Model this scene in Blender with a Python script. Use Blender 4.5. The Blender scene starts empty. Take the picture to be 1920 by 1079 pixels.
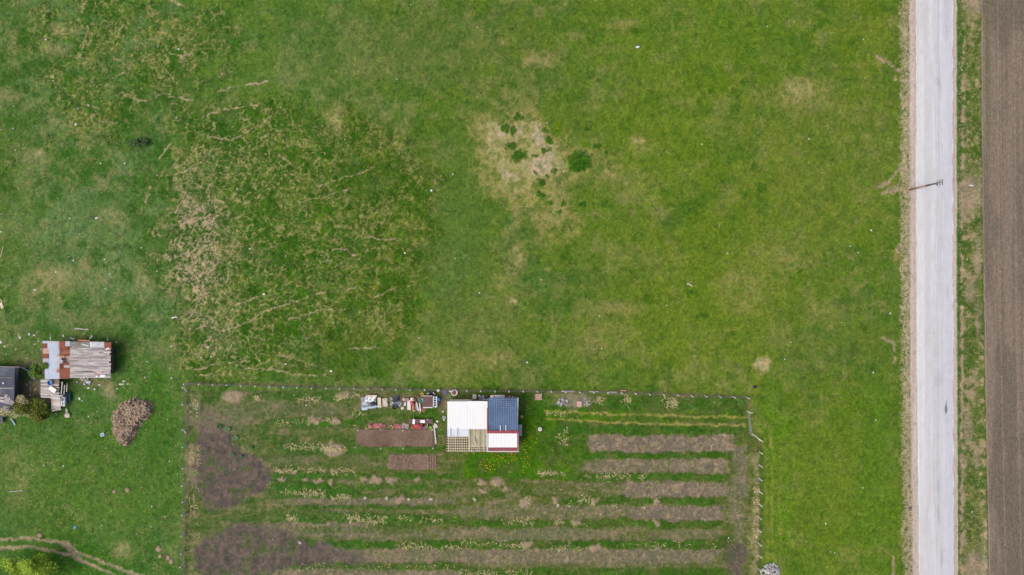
import bpy, bmesh, math, random
import numpy as np

# ----------------------------------------------------------------- camera, sky, sun, exposure
SC = bpy.context.scene
COL = SC.collection
H = 115.2                     # flying height of the camera in metres
MPP = 0.09                    # metres per photograph pixel on the ground
cam_d = bpy.data.cameras.new("camera"); cam = bpy.data.objects.new("camera", cam_d); COL.objects.link(cam)
cam_d.sensor_width = 36.0; cam_d.lens = 24.0; cam_d.clip_start = 1.0; cam_d.clip_end = 6000.0
cam.location = (0, 0, H); cam.rotation_euler = (0, 0, 0)
SC.camera = cam

SUN_EL, SUN_AZ = math.radians(52), math.radians(250)
world = bpy.data.worlds.new("World"); SC.world = world; world.use_nodes = True
wn = world.node_tree.nodes; wl = world.node_tree.links; wn.clear()
w_out = wn.new("ShaderNodeOutputWorld"); w_bg = wn.new("ShaderNodeBackground"); w_sky = wn.new("ShaderNodeTexSky")
w_sky.sky_type = 'NISHITA'; w_sky.sun_disc = False
w_sky.sun_elevation = SUN_EL; w_sky.sun_rotation = SUN_AZ
w_sky.air_density = 1.0; w_sky.dust_density = 6.0; w_sky.ozone_density = 0.6
w_bg.inputs['Strength'].default_value = 0.15
wl.new(w_sky.outputs[0], w_bg.inputs['Color']); wl.new(w_bg.outputs[0], w_out.inputs['Surface'])
sun_d = bpy.data.lights.new("sun", 'SUN'); sun_d.energy = 1.05; sun_d.angle = math.radians(32); sun_d.color = (0.965, 0.95, 0.885)
sun = bpy.data.objects.new("sun", sun_d); COL.objects.link(sun); sun.location = (-60, -30, 90)
from mathutils import Vector, Matrix
sdir = Vector((math.sin(SUN_AZ) * math.cos(SUN_EL), math.cos(SUN_AZ) * math.cos(SUN_EL), math.sin(SUN_EL)))
sun.rotation_euler = sdir.to_track_quat('Z', 'Y').to_euler()
SC.view_settings.view_transform = 'Standard'; SC.view_settings.look = 'None'
SC.view_settings.gamma = 1.0; SC.view_settings.use_curve_mapping = False
SC.view_settings.exposure = 0.16

R = random.Random(7)
RNG = np.random.default_rng(11)

# ----------------------------------------------------------------- helpers: numbers
def W(px, py, h=0.0):
    """photograph pixel seen at height h -> place in metres"""
    s = MPP * (1 - h / H)
    return ((px - 960) * s, (539.5 - py) * s, h)

def lin(c):
    c = c / 255.0
    return c / 12.92 if c <= 0.04045 else ((c + 0.055) / 1.055) ** 2.4
LUX = 1.25
def A(r, g, b):
    return np.array([lin(r), lin(g), lin(b)]) / LUX
def A4(r, g, b):
    a = A(r, g, b); return (float(a[0]), float(a[1]), float(a[2]), 1.0)

def ss(x, a, b):
    t = np.clip((x - a) / (b - a), 0, 1)
    return t * t * (3 - 2 * t)

_tab = {}
def vnoise(x, y, seed):
    if seed not in _tab:
        _tab[seed] = np.random.default_rng(seed).random((256, 256)).astype(np.float32)
    t = _tab[seed]
    xf = np.floor(x); yf = np.floor(y)
    fx = x - xf; fy = y - yf
    fx = fx * fx * fx * (fx * (fx * 6 - 15) + 10); fy = fy * fy * fy * (fy * (fy * 6 - 15) + 10)
    xi = xf.astype(np.int64) & 255; yi = yf.astype(np.int64) & 255
    xj = (xi + 1) & 255; yj = (yi + 1) & 255
    return (t[xi, yi] * (1 - fx) + t[xj, yi] * fx) * (1 - fy) + (t[xi, yj] * (1 - fx) + t[xj, yj] * fx) * fy

def fbm(x, y, seed, octs=4, gain=0.55):
    s = 0; a = 1; n = 0
    for o in range(octs):
        s = s + a * vnoise(x, y, seed + o); n += a; a *= gain
        x, y = (x * 0.8 - y * 0.6) * 2.03 + 17.3, (x * 0.6 + y * 0.8) * 2.03 + 5.1
    return np.clip((s / n - 0.5) * 1.7 + 0.5, 0, 1)

def worley(x, y, seed):
    rng = np.random.default_rng(seed); jx = rng.random((256, 256)); jy = rng.random((256, 256)); idt = rng.random((256, 256))
    xi = np.floor(x).astype(np.int64); yi = np.floor(y).astype(np.int64)
    f1 = np.full(x.shape, 9.0); f2 = np.full(x.shape, 9.0); idv = np.zeros(x.shape)
    for dx in (-1, 0, 1):
        for dy in (-1, 0, 1):
            a = (xi + dx) & 255; b = (yi + dy) & 255
            d = np.hypot(xi + dx + jx[a, b] - x, yi + dy + jy[a, b] - y)
            m = d < f1
            f2 = np.where(m, f1, np.minimum(f2, d)); idv = np.where(m, idt[a, b], idv); f1 = np.where(m, d, f1)
    return f1, f2, idv

def poly_line(px, py, pts, w, soft=1.0):
    """1 on a polyline of half width w, falling to 0 over soft"""
    out = np.zeros(px.shape)
    for (x0, y0), (x1, y1) in zip(pts[:-1], pts[1:]):
        r = w + soft + 1
        m = (px > min(x0, x1) - r) & (px < max(x0, x1) + r) & (py > min(y0, y1) - r) & (py < max(y0, y1) + r)
        if not m.any(): continue
        X = px[m]; Y = py[m]; dx = x1 - x0; dy = y1 - y0
        t = np.clip(((X - x0) * dx + (Y - y0) * dy) / (dx * dx + dy * dy + 1e-9), 0, 1)
        d = np.hypot(X - x0 - t * dx, Y - y0 - t * dy)
        out[m] = np.maximum(out[m], 1 - ss(d, w - soft * 0.3, w + soft))
    return out

def polygon(px, py, pts, soft):
    """soft inside mask of a polygon"""
    xs = [p[0] for p in pts]; ys = [p[1] for p in pts]
    out = np.zeros(px.shape)
    m = (px > min(xs) - soft) & (px < max(xs) + soft) & (py > min(ys) - soft) & (py < max(ys) + soft)
    X = px[m]; Y = py[m]; ins = np.zeros(X.shape, bool); dm = np.full(X.shape, 1e9)
    for (x0, y0), (x1, y1) in zip(pts, pts[1:] + pts[:1]):
        c = ((y0 > Y) != (y1 > Y)) & (X < (x1 - x0) * (Y - y0) / ((y1 - y0) or 1e-9) + x0)
        ins ^= c
        dx = x1 - x0; dy = y1 - y0
        t = np.clip(((X - x0) * dx + (Y - y0) * dy) / (dx * dx + dy * dy + 1e-9), 0, 1)
        dm = np.minimum(dm, np.hypot(X - x0 - t * dx, Y - y0 - t * dy))
    sd = np.where(ins, dm, -dm)
    out[m] = ss(sd, -soft, soft)
    return out

def spot(px, py, cx, cy, rx, ry=None, soft=0.5):
    ry = rx if ry is None else ry
    d = np.hypot((px - cx) / rx, (py - cy) / ry)
    return 1 - ss(d, 1 - soft, 1 + soft)

# ----------------------------------------------------------------- helpers: objects
def tag(o, label=None, cat=None, group=None, kind=None):
    if label: o['label'] = label
    if cat: o['category'] = cat
    if group: o['group'] = group
    if kind: o['kind'] = kind
    elif cat: o['kind'] = 'thing'
    return o
ORG = {}
def thing(name, label, cat, loc=(0, 0, 0), group=None):
    o = bpy.data.objects.new(name, None); COL.objects.link(o); o.location = loc; o.empty_display_size = 0.3
    ORG[o.name] = Vector(loc)
    return tag(o, label, cat, group)

def fast_mesh(name, V, F, mat, attrs=None, smooth=False, parent=None):
    V = np.asarray(V, dtype=np.float32); F = np.asarray(F, dtype=np.int32)
    k = F.shape[1]
    me = bpy.data.meshes.new(name)
    me.vertices.add(len(V)); me.vertices.foreach_set("co", V.ravel())
    me.loops.add(F.size); me.loops.foreach_set("vertex_index", F.ravel())
    me.polygons.add(len(F)); me.polygons.foreach_set("loop_start", np.arange(0, F.size, k, dtype=np.int32))
    me.polygons.foreach_set("use_smooth", np.full(len(F), smooth, dtype=bool))
    for an, (ty, data) in (attrs or {}).items():
        at = me.attributes.new(an, ty, 'POINT')
        if ty == 'FLOAT_COLOR':
            d4 = np.ones((len(V), 4), dtype=np.float32); d4[:, :3] = data
            at.data.foreach_set("color", d4.ravel())
        else:
            at.data.foreach_set("value", np.asarray(data, dtype=np.float32))
    me.materials.append(mat); me.update(); me.validate()
    o = bpy.data.objects.new(name, me); COL.objects.link(o)
    if parent is not None:
        o.parent = parent; ORG[o.name] = ORG[parent.name]
    return o

_bm = bmesh.new(); bmesh.ops.create_icosphere(_bm, subdivisions=2, radius=1.0)
ICO_V = [v.co.copy() for v in _bm.verts]; ICO_F = [[v.index for v in f.verts] for f in _bm.faces]; _bm.free()
_bm = bmesh.new(); bmesh.ops.create_icosphere(_bm, subdivisions=1, radius=1.0)
ICO1_V = [v.co.copy() for v in _bm.verts]; ICO1_F = [[v.index for v in f.verts] for f in _bm.faces]; _bm.free()

class MB:
    """collects shapes in world metres, links them as ONE mesh object"""
    def __init__(s): s.v = []; s.f = []
    def add(s, vs, fs):
        b = len(s.v); s.v += [tuple(v) for v in vs]; s.f += [[i + b for i in f] for f in fs]; return s
    def box(s, c, size, rz=0.0, rx=0.0, ry=0.0, taper=1.0):
        M = Matrix.Translation(c) @ Matrix.Rotation(rz, 4, 'Z') @ Matrix.Rotation(ry, 4, 'Y') @ Matrix.Rotation(rx, 4, 'X')
        hx, hy, hz = size[0] / 2, size[1] / 2, size[2] / 2
        vs = [M @ Vector((x * hx * (taper if z > 0 else 1), y * hy * (taper if z > 0 else 1), z * hz)) for z in (-1, 1) for y in (-1, 1) for x in (-1, 1)]
        return s.add(vs, [[0, 2, 3, 1], [4, 5, 7, 6], [0, 1, 5, 4], [2, 6, 7, 3], [0, 4, 6, 2], [1, 3, 7, 5]])
    def beam(s, p0, p1, w, h):
        p0 = Vector(p0); p1 = Vector(p1); d = p1 - p0; L = d.length; q = d.to_track_quat('X', 'Z').to_matrix().to_4x4()
        M = Matrix.Translation((p0 + p1) / 2) @ q
        vs = [M @ Vector((x * L / 2, y * w / 2, z * h / 2)) for z in (-1, 1) for y in (-1, 1) for x in (-1, 1)]
        return s.add(vs, [[0, 2, 3, 1], [4, 5, 7, 6], [0, 1, 5, 4], [2, 6, 7, 3], [0, 4, 6, 2], [1, 3, 7, 5]])
    def tube(s, p0, p1, r0, r1=None, n=8, cap=True):
        r1 = r0 if r1 is None else r1
        p0 = Vector(p0); p1 = Vector(p1); q = (p1 - p0).to_track_quat('Z', 'Y')
        vs = []
        for p, r in ((p0, r0), (p1, r1)):
            for i in range(n):
                a = 2 * math.pi * i / n
                vs.append(p + q @ Vector((r * math.cos(a), r * math.sin(a), 0)))
        fs = [[i, (i + 1) % n, n + (i + 1) % n, n + i] for i in range(n)]
        if cap: fs += [list(range(n - 1, -1, -1)), list(range(n, 2 * n))]
        return s.add(vs, fs)
    def path(s, pts, r, n=5):
        for a, b in zip(pts[:-1], pts[1:]): s.tube(a, b, r, r, n)
        return s
    def lathe(s, c, prof, n=14):
        """prof: list of (radius, z), open or closed by radius 0"""
        vs = []; fs = []
        for r, z in prof:
            for i in range(n):
                a = 2 * math.pi * i / n
                vs.append((c[0] + r * math.cos(a), c[1] + r * math.sin(a), c[2] + z))
        for j in range(len(prof) - 1):
            for i in range(n):
                fs.append([j * n + i, j * n + (i + 1) % n, (j + 1) * n + (i + 1) % n, (j + 1) * n + i])
        return s.add(vs, fs)
    def ring(s, c, R0, r, n=16, m=6, flat=1.0):
        vs = []; fs = []
        for i in range(n):
            a = 2 * math.pi * i / n
            for j in range(m):
                b = 2 * math.pi * j / m
                rr = R0 + r * math.cos(b)
                vs.append((c[0] + rr * math.cos(a), c[1] + rr * math.sin(a), c[2] + r * flat * math.sin(b)))
        for i in range(n):
            for j in range(m):
                fs.append([i * m + j, ((i + 1) % n) * m + j, ((i + 1) % n) * m + (j + 1) % m, i * m + (j + 1) % m])
        return s.add(vs, fs)
    def blob(s, c, size, rz=0.0, rough=0.18, rnd=R, low=False, squash=True):
        V0, F0 = (ICO1_V, ICO1_F) if low else (ICO_V, ICO_F)
        M = Matrix.Translation(c) @ Matrix.Rotation(rz, 4, 'Z')
        vs = []
        ph = rnd.random() * 50
        for v in V0:
            k = 1 + rough * (math.sin(v.x * 3.1 + ph) + math.sin(v.y * 4.3 + ph * 1.7) + math.sin(v.z * 3.7 + v.x * 2 + ph * 2.3)) / 1.7 + rough * 0.5 * (rnd.random() - 0.5)
            x = v.x * k; y = v.y * k; z = v.z * k
            if squash:   # boxier, like sacks and stones
                x = math.copysign(abs(x) ** 0.8, x); y = math.copysign(abs(y) ** 0.8, y)
            vs.append(M @ Vector((x * size[0] / 2, y * size[1] / 2, z * size[2] / 2)))
        return s.add(vs, F0)
    def sheet(s, x0, x1, y0, y1, fn, nx=8, ny=8, t=0.02, rz=0.0):
        """a sheet with real thickness t; fn(x, y) is the height of its top"""
        cx = (x0 + x1) / 2; cy = (y0 + y1) / 2; ca = math.cos(rz); sa = math.sin(rz)
        vs = []
        for k in (0, -t):
            for j in range(ny + 1):
                for i in range(nx + 1):
                    x = x0 + (x1 - x0) * i / nx; y = y0 + (y1 - y0) * j / ny
                    dx = x - cx; dy = y - cy
                    vs.append((cx + dx * ca - dy * sa, cy + dx * sa + dy * ca, fn(x, y) + k))
        n = (nx + 1) * (ny + 1); fs = []
        for j in range(ny):
            for i in range(nx):
                a = j * (nx + 1) + i
                fs.append([a, a + 1, a + nx + 2, a + nx + 1]); fs.append([n + a, n + a + nx + 1, n + a + nx + 2, n + a + 1])
        for i in range(nx):
            fs.append([i, n + i, n + i + 1, i + 1]); a = ny * (nx + 1) + i; fs.append([a, a + 1, n + a + 1, n + a])
        for j in range(ny):
            a = j * (nx + 1); b = a + nx + 1; fs.append([a, b, n + b, n + a])
            a = a + nx; b = a + nx + 1; fs.append([a, n + a, n + b, b])
        return s.add(vs, fs)
    def build(s, name, mat, parent=None, smooth=False, origin=None):
        org = ORG[parent.name] if parent is not None else Vector(origin if origin is not None else (0, 0, 0))
        me = bpy.data.meshes.new(name)
        me.from_pydata([(v[0] - org[0], v[1] - org[1], v[2] - org[2]) for v in s.v], [], s.f)
        me.materials.append(mat)
        if smooth: me.polygons.foreach_set("use_smooth", np.full(len(me.polygons), True))
        me.update()
        o = bpy.data.objects.new(name, me); COL.objects.link(o)
        if parent is not None: o.parent = parent
        else: o.location = org
        ORG[o.name] = org
        return o
    def one(s, name, mat, label, cat, group=None, smooth=False):
        """a thing that is one mesh, origin at its base"""
        xs = [v[0] for v in s.v]; ys = [v[1] for v in s.v]; zs = [v[2] for v in s.v]
        o = s.build(name, mat, None, smooth, ((min(xs) + max(xs)) / 2, (min(ys) + max(ys)) / 2, min(zs)))
        return tag(o, label, cat, group)

# ----------------------------------------------------------------- materials
MATS = {}
def mat(name, c1, c2=None, scale=3.0, rough=0.8, metal=0.0, bump=0.15, c3=None, stretch=(1, 1, 1), spots=None, trans=0.0, spec=0.3):
    """procedural: c1/c2 mixed by noise, c3 in coarser stains, fine bump"""
    if name in MATS: return MATS[name]
    m = bpy.data.materials.new(name); m.use_nodes = True; nt = m.node_tree; N = nt.nodes; L = nt.links
    b = N['Principled BSDF']; b.inputs['Roughness'].default_value = rough; b.inputs['Metallic'].default_value = metal
    b.inputs['Specular IOR Level'].default_value = spec
    g = N.new('ShaderNodeNewGeometry'); mp = N.new('ShaderNodeMapping'); mp.inputs['Scale'].default_value = stretch
    L.new(g.outputs['Position'], mp.inputs['Vector'])
    n1 = N.new('ShaderNodeTexNoise'); n1.inputs['Scale'].default_value = scale; n1.inputs['Detail'].default_value = 6; n1.inputs['Roughness'].default_value = 0.65
    L.new(mp.outputs[0], n1.inputs['Vector'])
    rp = N.new('ShaderNodeValToRGB'); rp.color_ramp.elements[0].position = 0.35; rp.color_ramp.elements[1].position = 0.65
    c2 = c2 or tuple(min(1, x * 1.35) for x in c1[:3]) + (1,)
    rp.color_ramp.elements[0].color = c1; rp.color_ramp.elements[1].color = c2
    L.new(n1.outputs['Fac'], rp.inputs[0]); col = rp.outputs[0]
    if c3:
        n2 = N.new('ShaderNodeTexNoise'); n2.inputs['Scale'].default_value = scale * 0.45; n2.inputs['Detail'].default_value = 5
        L.new(mp.outputs[0], n2.inputs['Vector'])
        r2 = N.new('ShaderNodeValToRGB'); r2.color_ramp.elements[0].position = 0.54; r2.color_ramp.elements[1].position = 0.64
        mx = N.new('ShaderNodeMix'); mx.data_type = 'RGBA'
        L.new(n2.outputs['Fac'], r2.inputs[0]); L.new(r2.outputs[0], mx.inputs['Factor']); L.new(col, mx.inputs['A']); mx.inputs['B'].default_value = c3
        col = mx.outputs['Result']
    L.new(col, b.inputs['Base Color'])
    if trans: b.inputs['Transmission Weight'].default_value = trans
    if bump:
        n3 = N.new('ShaderNodeTexNoise'); n3.inputs['Scale'].default_value = scale * 6; n3.inputs['Detail'].default_value = 4
        L.new(mp.outputs[0], n3.inputs['Vector'])
        bp = N.new('ShaderNodeBump'); bp.inputs['Strength'].default_value = bump; bp.inputs['Distance'].default_value = 0.05
        L.new(n3.outputs['Fac'], bp.inputs['Height']); L.new(bp.outputs[0], b.inputs['Normal'])
    MATS[name] = m
    return m

def attr_mat(name, attr, rough=0.95, grain=0.35, scales=(9.0, 2.3), bump=0.6, two_sided_trans=0.0):
    """base colour from a per-point colour attribute, broken up by two scales of noise"""
    m = bpy.data.materials.new(name); m.use_nodes = True; nt = m.node_tree; N = nt.nodes; L = nt.links
    b = N['Principled BSDF']; b.inputs['Roughness'].default_value = rough; b.inputs['Specular IOR Level'].default_value = 0.1
    at = N.new('ShaderNodeAttribute'); at.attribute_name = attr
    g = N.new('ShaderNodeNewGeometry'); col = at.outputs['Color']
    for sc_, k in zip(scales, (grain, grain * 0.6)):
        n = N.new('ShaderNodeTexNoise'); n.inputs['Scale'].default_value = sc_; n.inputs['Detail'].default_value = 4; n.inputs['Roughness'].default_value = 0.7
        L.new(g.outputs['Position'], n.inputs['Vector'])
        mr = N.new('ShaderNodeMapRange'); mr.inputs['From Min'].default_value = 0.3; mr.inputs['From Max'].default_value = 0.7
        mr.inputs['To Min'].default_value = 1 - k; mr.inputs['To Max'].default_value = 1 + k
        L.new(n.outputs['Fac'], mr.inputs['Value'])
        mx = N.new('ShaderNodeVectorMath'); mx.operation = 'SCALE'
        L.new(col, mx.inputs[0]); L.new(mr.outputs[0], mx.inputs['Scale']); col = mx.outputs[0]
    L.new(col, b.inputs['Base Color'])
    if bump:
        n = N.new('ShaderNodeTexNoise'); n.inputs['Scale'].default_value = 7; n.inputs['Detail'].default_value = 5
        L.new(g.outputs['Position'], n.inputs['Vector'])
        bp = N.new('ShaderNodeBump'); bp.inputs['Strength'].default_value = bump; bp.inputs['Distance'].default_value = 0.08
        L.new(n.outputs['Fac'], bp.inputs['Height']); L.new(bp.outputs[0], b.inputs['Normal'])
    MATS[name] = m
    return m

# ----------------------------------------------------------------- the ground sheet
def edge_field(py): return 1839.5 + 15 * np.clip(py / 1079, 0, 1.3) ** 1.6
def edge_road_w(py): return 1717.5 + 6 * np.clip(py / 1079, 0, 1.2) ** 3
def edge_road_e(py): return 1786 + 2.5 * np.clip((py - 500) / 579, 0, 1.2)

HUMMOCK = [(335, 205), (400, 188), (520, 190), (560, 208), (640, 200), (745, 235), (800, 300), (832, 330), (828, 400), (800, 470), (790, 560), (772, 610),
           (745, 655), (690, 690), (610, 715), (480, 722), (355, 722), (325, 640), (330, 560), (285, 470), (290, 380), (330, 300)]
HUMMOCK2 = [(60, -20), (440, -20), (450, 60), (440, 130), (400, 170), (345, 200), (330, 230), (240, 260), (120, 262), (110, 190), (60, 140), (40, 60)]
GARDEN = [(349, 733), (700, 733), (1000, 736), (1250, 741), (1401, 745), (1407, 815), (1425, 827), (1423, 1200), (342, 1200), (346, 900)]
DARK_TUFTS = [(973, 218, 9, 8), (947, 244, 8, 6), (964, 247, 7, 7), (955, 273, 10, 6), (967, 290, 9, 12), (980, 290, 10, 11), (1003, 294, 8, 6), (1020, 245, 9, 6),
              (1024, 281, 6, 4), (1087, 300, 21, 20), (1082, 312, 14, 10), (1120, 276, 7, 7), (1040, 322, 6, 8), (1016, 343, 7, 8), (1013, 366, 9, 5),
              (1030, 379, 6, 5), (1057, 383, 7, 5), (1089, 382, 6, 5), (1049, 397, 6, 5), (1027, 330, 4, 4), (1027, 262, 7, 9), (1138, 290, 6, 5), (1098, 243, 6, 5),
              (989, 281, 2.5, 2), (1005, 327, 3, 3), (260, 269, 9.5, 9)]
PATHS = [  # beaten cattle paths: points, half width
    ([(380, 220), (410, 207), (440, 204), (468, 197), (492, 197)], 1.7), ([(380, 256), (400, 257), (432, 263), (452, 256), (475, 240), (500, 226), (520, 212)], 1.5),
    ([(495, 258), (515, 250), (535, 241), (550, 243)], 1.6), ([(518, 277), (532, 279)], 1.8), ([(524, 290), (540, 303)], 1.6), ([(410, 173), (430, 165), (470, 160), (500, 152)], 2.2),
    ([(362, 694), (400, 685), (430, 680), (460, 676)], 1.4), ([(360, 704), (420, 702), (440, 708)], 1.2), ([(458, 692), (508, 693), (530, 698), (559, 705), (612, 703)], 1.3),
    ([(368, 616), (395, 612), (420, 620), (440, 613), (470, 604), (486, 590), (500, 583), (530, 572), (553, 568), (580, 555), (606, 550), (640, 545), (667, 539)], 1.7),
    ([(440, 574), (481, 558), (526, 550)], 1.3), ([(372, 655), (395, 635), (402, 625)], 1.4), ([(385, 600), (396, 605), (400, 595)], 1.6),
    ([(637, 425), (655, 428), (660, 432)], 1.9), ([(622, 470), (640, 466), (650, 469), (665, 480)], 1.6), ([(600, 478), (612, 488), (618, 494)], 1.8), ([(628, 440), (633, 455)], 1.3),
    ([(660, 432), (672, 443)], 1.1), ([(612, 490), (640, 488), (660, 488)], 1.1), ([(650, 547), (668, 536)], 1.4), ([(540, 600), (565, 592), (600, 582), (640, 580)], 1.2),
    ([(620, 592), (626, 605)], 1.4), ([(520, 668), (545, 672), (580, 682), (600, 690)], 1.3), ([(700, 560), (740, 540), (770, 536)], 1.1), ([(680, 440), (730, 452), (745, 450)], 1.0),
    ([(600, 350), (640, 335), (680, 325), (720, 300)], 1.0), ([(560, 380), (600, 372), (660, 352)], 0.9), ([(655, 655), (700, 652), (730, 655)], 1.1),
    ([(318, 180), (350, 187), (362, 188)], 2.2), ([(250, 186), (280, 190), (300, 178), (318, 176)], 1.9), ([(180, 228), (220, 230)], 1.6), ([(160, 195), (185, 205)], 1.2),
    ([(197, 163), (210, 148), (235, 136)], 1.2), ([(310, 130), (332, 160)], 1.3), ([(318, 100), (345, 104), (362, 106)], 2.0), ([(165, 52), (160, 75), (152, 98)], 1.1),
    ([(320, 0), (345, 13), (352, 16)], 1.8), ([(280, 27), (310, 25)], 1.3), ([(205, 70), (212, 80)], 1.0), ([(210, 108), (240, 125)], 1.1), ([(300, 298), (312, 278), (322, 268)], 2.4),
    ([(323, 314), (340, 285)], 1.5), ([(325, 317), (345, 306)], 1.2), ([(326, 328), (352, 318)], 1.1), ([(272, 380), (275, 362), (282, 352)], 1.3),
    ([(318, 488), (335, 480), (352, 472)], 2.0), ([(330, 500), (352, 495)], 1.6), ([(326, 355), (350, 362)], 1.2), ([(330, 392), (352, 388)], 1.6), ([(128, 245), (150, 255)], 1.2),
    ([(342, 352), (352, 370)], 1.3), ([(365, 345), (380, 352)], 1.6),
]
PALE_SPOTS = [  # dry grass patches: x, y, rx, ry, strength
    (972, 488, 12, 20, .75), (958, 570, 5, 6, .8), (925, 672, 32, 13, .6), (940, 560, 30, 60, .22), (1200, 272, 14, 18, .6), (630, 222, 11, 26, .7), (100, 525, 42, 24, .8), (68, 297, 22, 14, .75),
    (160, 500, 14, 14, .6), (185, 520, 16, 8, .6), (100, 95, 26, 14, .6), (200, 405, 22, 12, .55), (225, 425, 14, 20, .55), (260, 520, 12, 24, .5), (15, 185, 22, 14, .6), (120, 55, 22, 10, .7),
    (1430, 687, 12, 12, 1.0), (1432, 689, 8, 8, 1.0), (1395, 545, 40, 40, .35), (1470, 480, 70, 30, .3), (1490, 180, 60, 25, .45), (1500, 165, 50, 14, .3), (1015, 115, 26, 16, .5), (950, 78, 14, 9, .4), (1170, 48, 26, 9, .5),
    (1185, 345, 50, 18, .3), (1110, 640, 50, 40, .3), (1160, 580, 40, 12, .4), (30, 900, 26, 50, .4), (230, 1035, 16, 14, .85), (190, 668, 20, 20, .4), (70, 775, 12, 8, .4), (40, 680, 30, 14, .5),
    (205, 735, 12, 12, .7), (1025, 450, 30, 14, .3), (830, 690, 60, 26, .3), (690, 130, 50, 20, .25), (320, 672, 20, 22, .35), (290, 655, 20, 20, .35), (275, 545, 14, 30, .35), (1545, 590, 40, 20, .25),
    (60, 738, 20, 22, .8), (25, 640, 20, 20, .3), (345, 115, 10, 5, .5), (1680, 480, 8, 12, .5),
]
SCRAPES = [  # bare soil scrapes: polyline, half width
    ([(1645, 352), (1665, 343), (1680, 325), (1690, 312)], 3.2), ([(1655, 362), (1675, 355), (1690, 335), (1700, 322)], 4.0), ([(1675, 362), (1692, 350), (1704, 335)], 4.5),
    ([(1645, 108), (1663, 118), (1680, 130), (1692, 132)], 3.0), ([(1655, 636), (1668, 640), (1678, 646)], 4.0), ([(1675, 650), (1676, 660)], 2.5), ([(1679, 144), (1680, 150)], 3.5),
    ([(1677, 672), (1676, 682)], 2.2), ([(1676, 1052), (1676, 1085)], 2.4), ([(1675, 1045), (1677, 1052)], 2.0), ([(1692, 480), (1682, 470), (1690, 455)], 2.6),
]
RINGS = [(1279, 40, 12), (1358, 38, 17), (1552, 12, 13), (1480, 96, 13), (1526, 92, 9), (1375, 638, 15), (1160, 690, 20), (760, 95, 12), (1412, 275, 9), (955, 128, 10), (1020, 628, 10), (1115, 62, 14)]
DEEP_SPOTS = [(750, 26, 14, 5), (621, 67, 4, 4), (1416, 313, 8, 9), (1430, 350, 8, 8), (1547, 482, 6, 8), (1499, 512, 6, 8), (1318, 590, 9, 8), (1215, 560, 10, 8), (1300, 548, 12, 7), (1190, 58, 9, 6), (1335, 167, 7, 7),
              (1510, 75, 12, 14), (1540, 40, 22, 3), (1060, 480, 8, 10), (1630, 690, 10, 5), (1620, 615, 8, 7), (1400, 362, 6, 6), (785, 660, 6, 7), (700, 700, 30, 9), (740, 660, 26, 14)]
# garden rows: kind, x0, x1, y0, y1, strength   (s soil, d dark soil, g green, w straw, l lush)
ROWS = [
    ('s', 1105, 1372, 817, 848, .95), ('g', 1090, 1362, 849, 859, 1), ('s', 1085, 1358, 861, 887, .85), ('g', 1080, 1362, 889, 900, 1), ('s', 1165, 1365, 903, 932, .95), ('s', 1000, 1165, 903, 930, .35),
    ('g', 1050, 1358, 934, 946, 1), ('s', 1178, 1358, 949, 976, .95), ('s', 860, 1178, 947, 972, .55), ('g', 880, 1350, 976, 990, .8), ('s', 620, 1350, 992, 1014, .5), ('g', 540, 1350, 1014, 1029, .85), ('s', 860, 1130, 990, 1012, .35),
    ('s', 560, 1350, 1030, 1056, .75), ('s', 860, 1360, 1032, 1066, .4), ('g', 520, 860, 1055, 1067, .7), ('s', 500, 880, 1068, 1100, .8), ('g', 860, 1350, 1066, 1090, .8), ('s', 1372, 1402, 838, 870, .75), ('s', 1372, 1397, 870, 1110, .7),
    ('d', 1360, 1395, 1020, 1110, .7), ('w', 1412, 1425, 850, 1110, .6), ('s', 540, 860, 935, 948, .75), ('g', 545, 850, 948, 956, .6), ('s', 600, 860, 954, 963, .45), ('g', 500, 860, 963, 981, .75),
    ('s', 480, 700, 980, 1006, .8), ('s', 660, 860, 990, 1004, .5), ('g', 560, 800, 988, 1002, .45), ('g', 515, 860, 889, 899, .9), ('g', 515, 860, 906, 918, 1), ('g', 515, 680, 918, 934, .9), ('s', 640, 860, 899, 910, .45),
    ('g', 515, 690, 785, 799, .85), ('g', 515, 660, 836, 848, .7), ('s', 510, 600, 856, 872, .45), ('s', 440, 640, 752, 780, .4), ('s', 590, 650, 765, 776, .3), ('w', 352, 378, 835, 905, .6), ('w', 350, 372, 740, 765, .35),
    ('w', 352, 372, 1000, 1079, .25), ('s', 352, 362, 735, 830, .4), ('l', 975, 1100, 742, 900, .7), ('l', 870, 1010, 850, 897, .95), ('l', 975, 1040, 760, 870, .6), ('l', 1030, 1398, 770, 790, .75), ('g', 1030, 1390, 798, 815, .9),
    ('g', 1000, 1398, 745, 770, .7), ('l', 350, 378, 800, 832, .6), ('l', 790, 838, 760, 792, .85), ('g', 670, 830, 768, 786, .8), ('g', 500, 660, 736, 752, .7), ('g', 640, 840, 838, 850, .75), ('s', 640, 730, 852, 876, .25),
    ('d', 834, 918, 803, 846, 1), ('d', 834, 918, 803, 845, .8), ('s', 825, 838, 738, 770, .8), ('g', 690, 790, 848, 856, .6),
]
def warp2(px, py, k, sc, seed):
    return px + (fbm(px / sc, py / sc, seed, 3) - .5) * 2 * k, py + (fbm(px / sc, py / sc, seed + 40, 3) - .5) * 2 * k

def mixc(a, b, t):
    t = np.clip(t, 0, 1)[..., None]
    return a * (1 - t) + b * t

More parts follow.
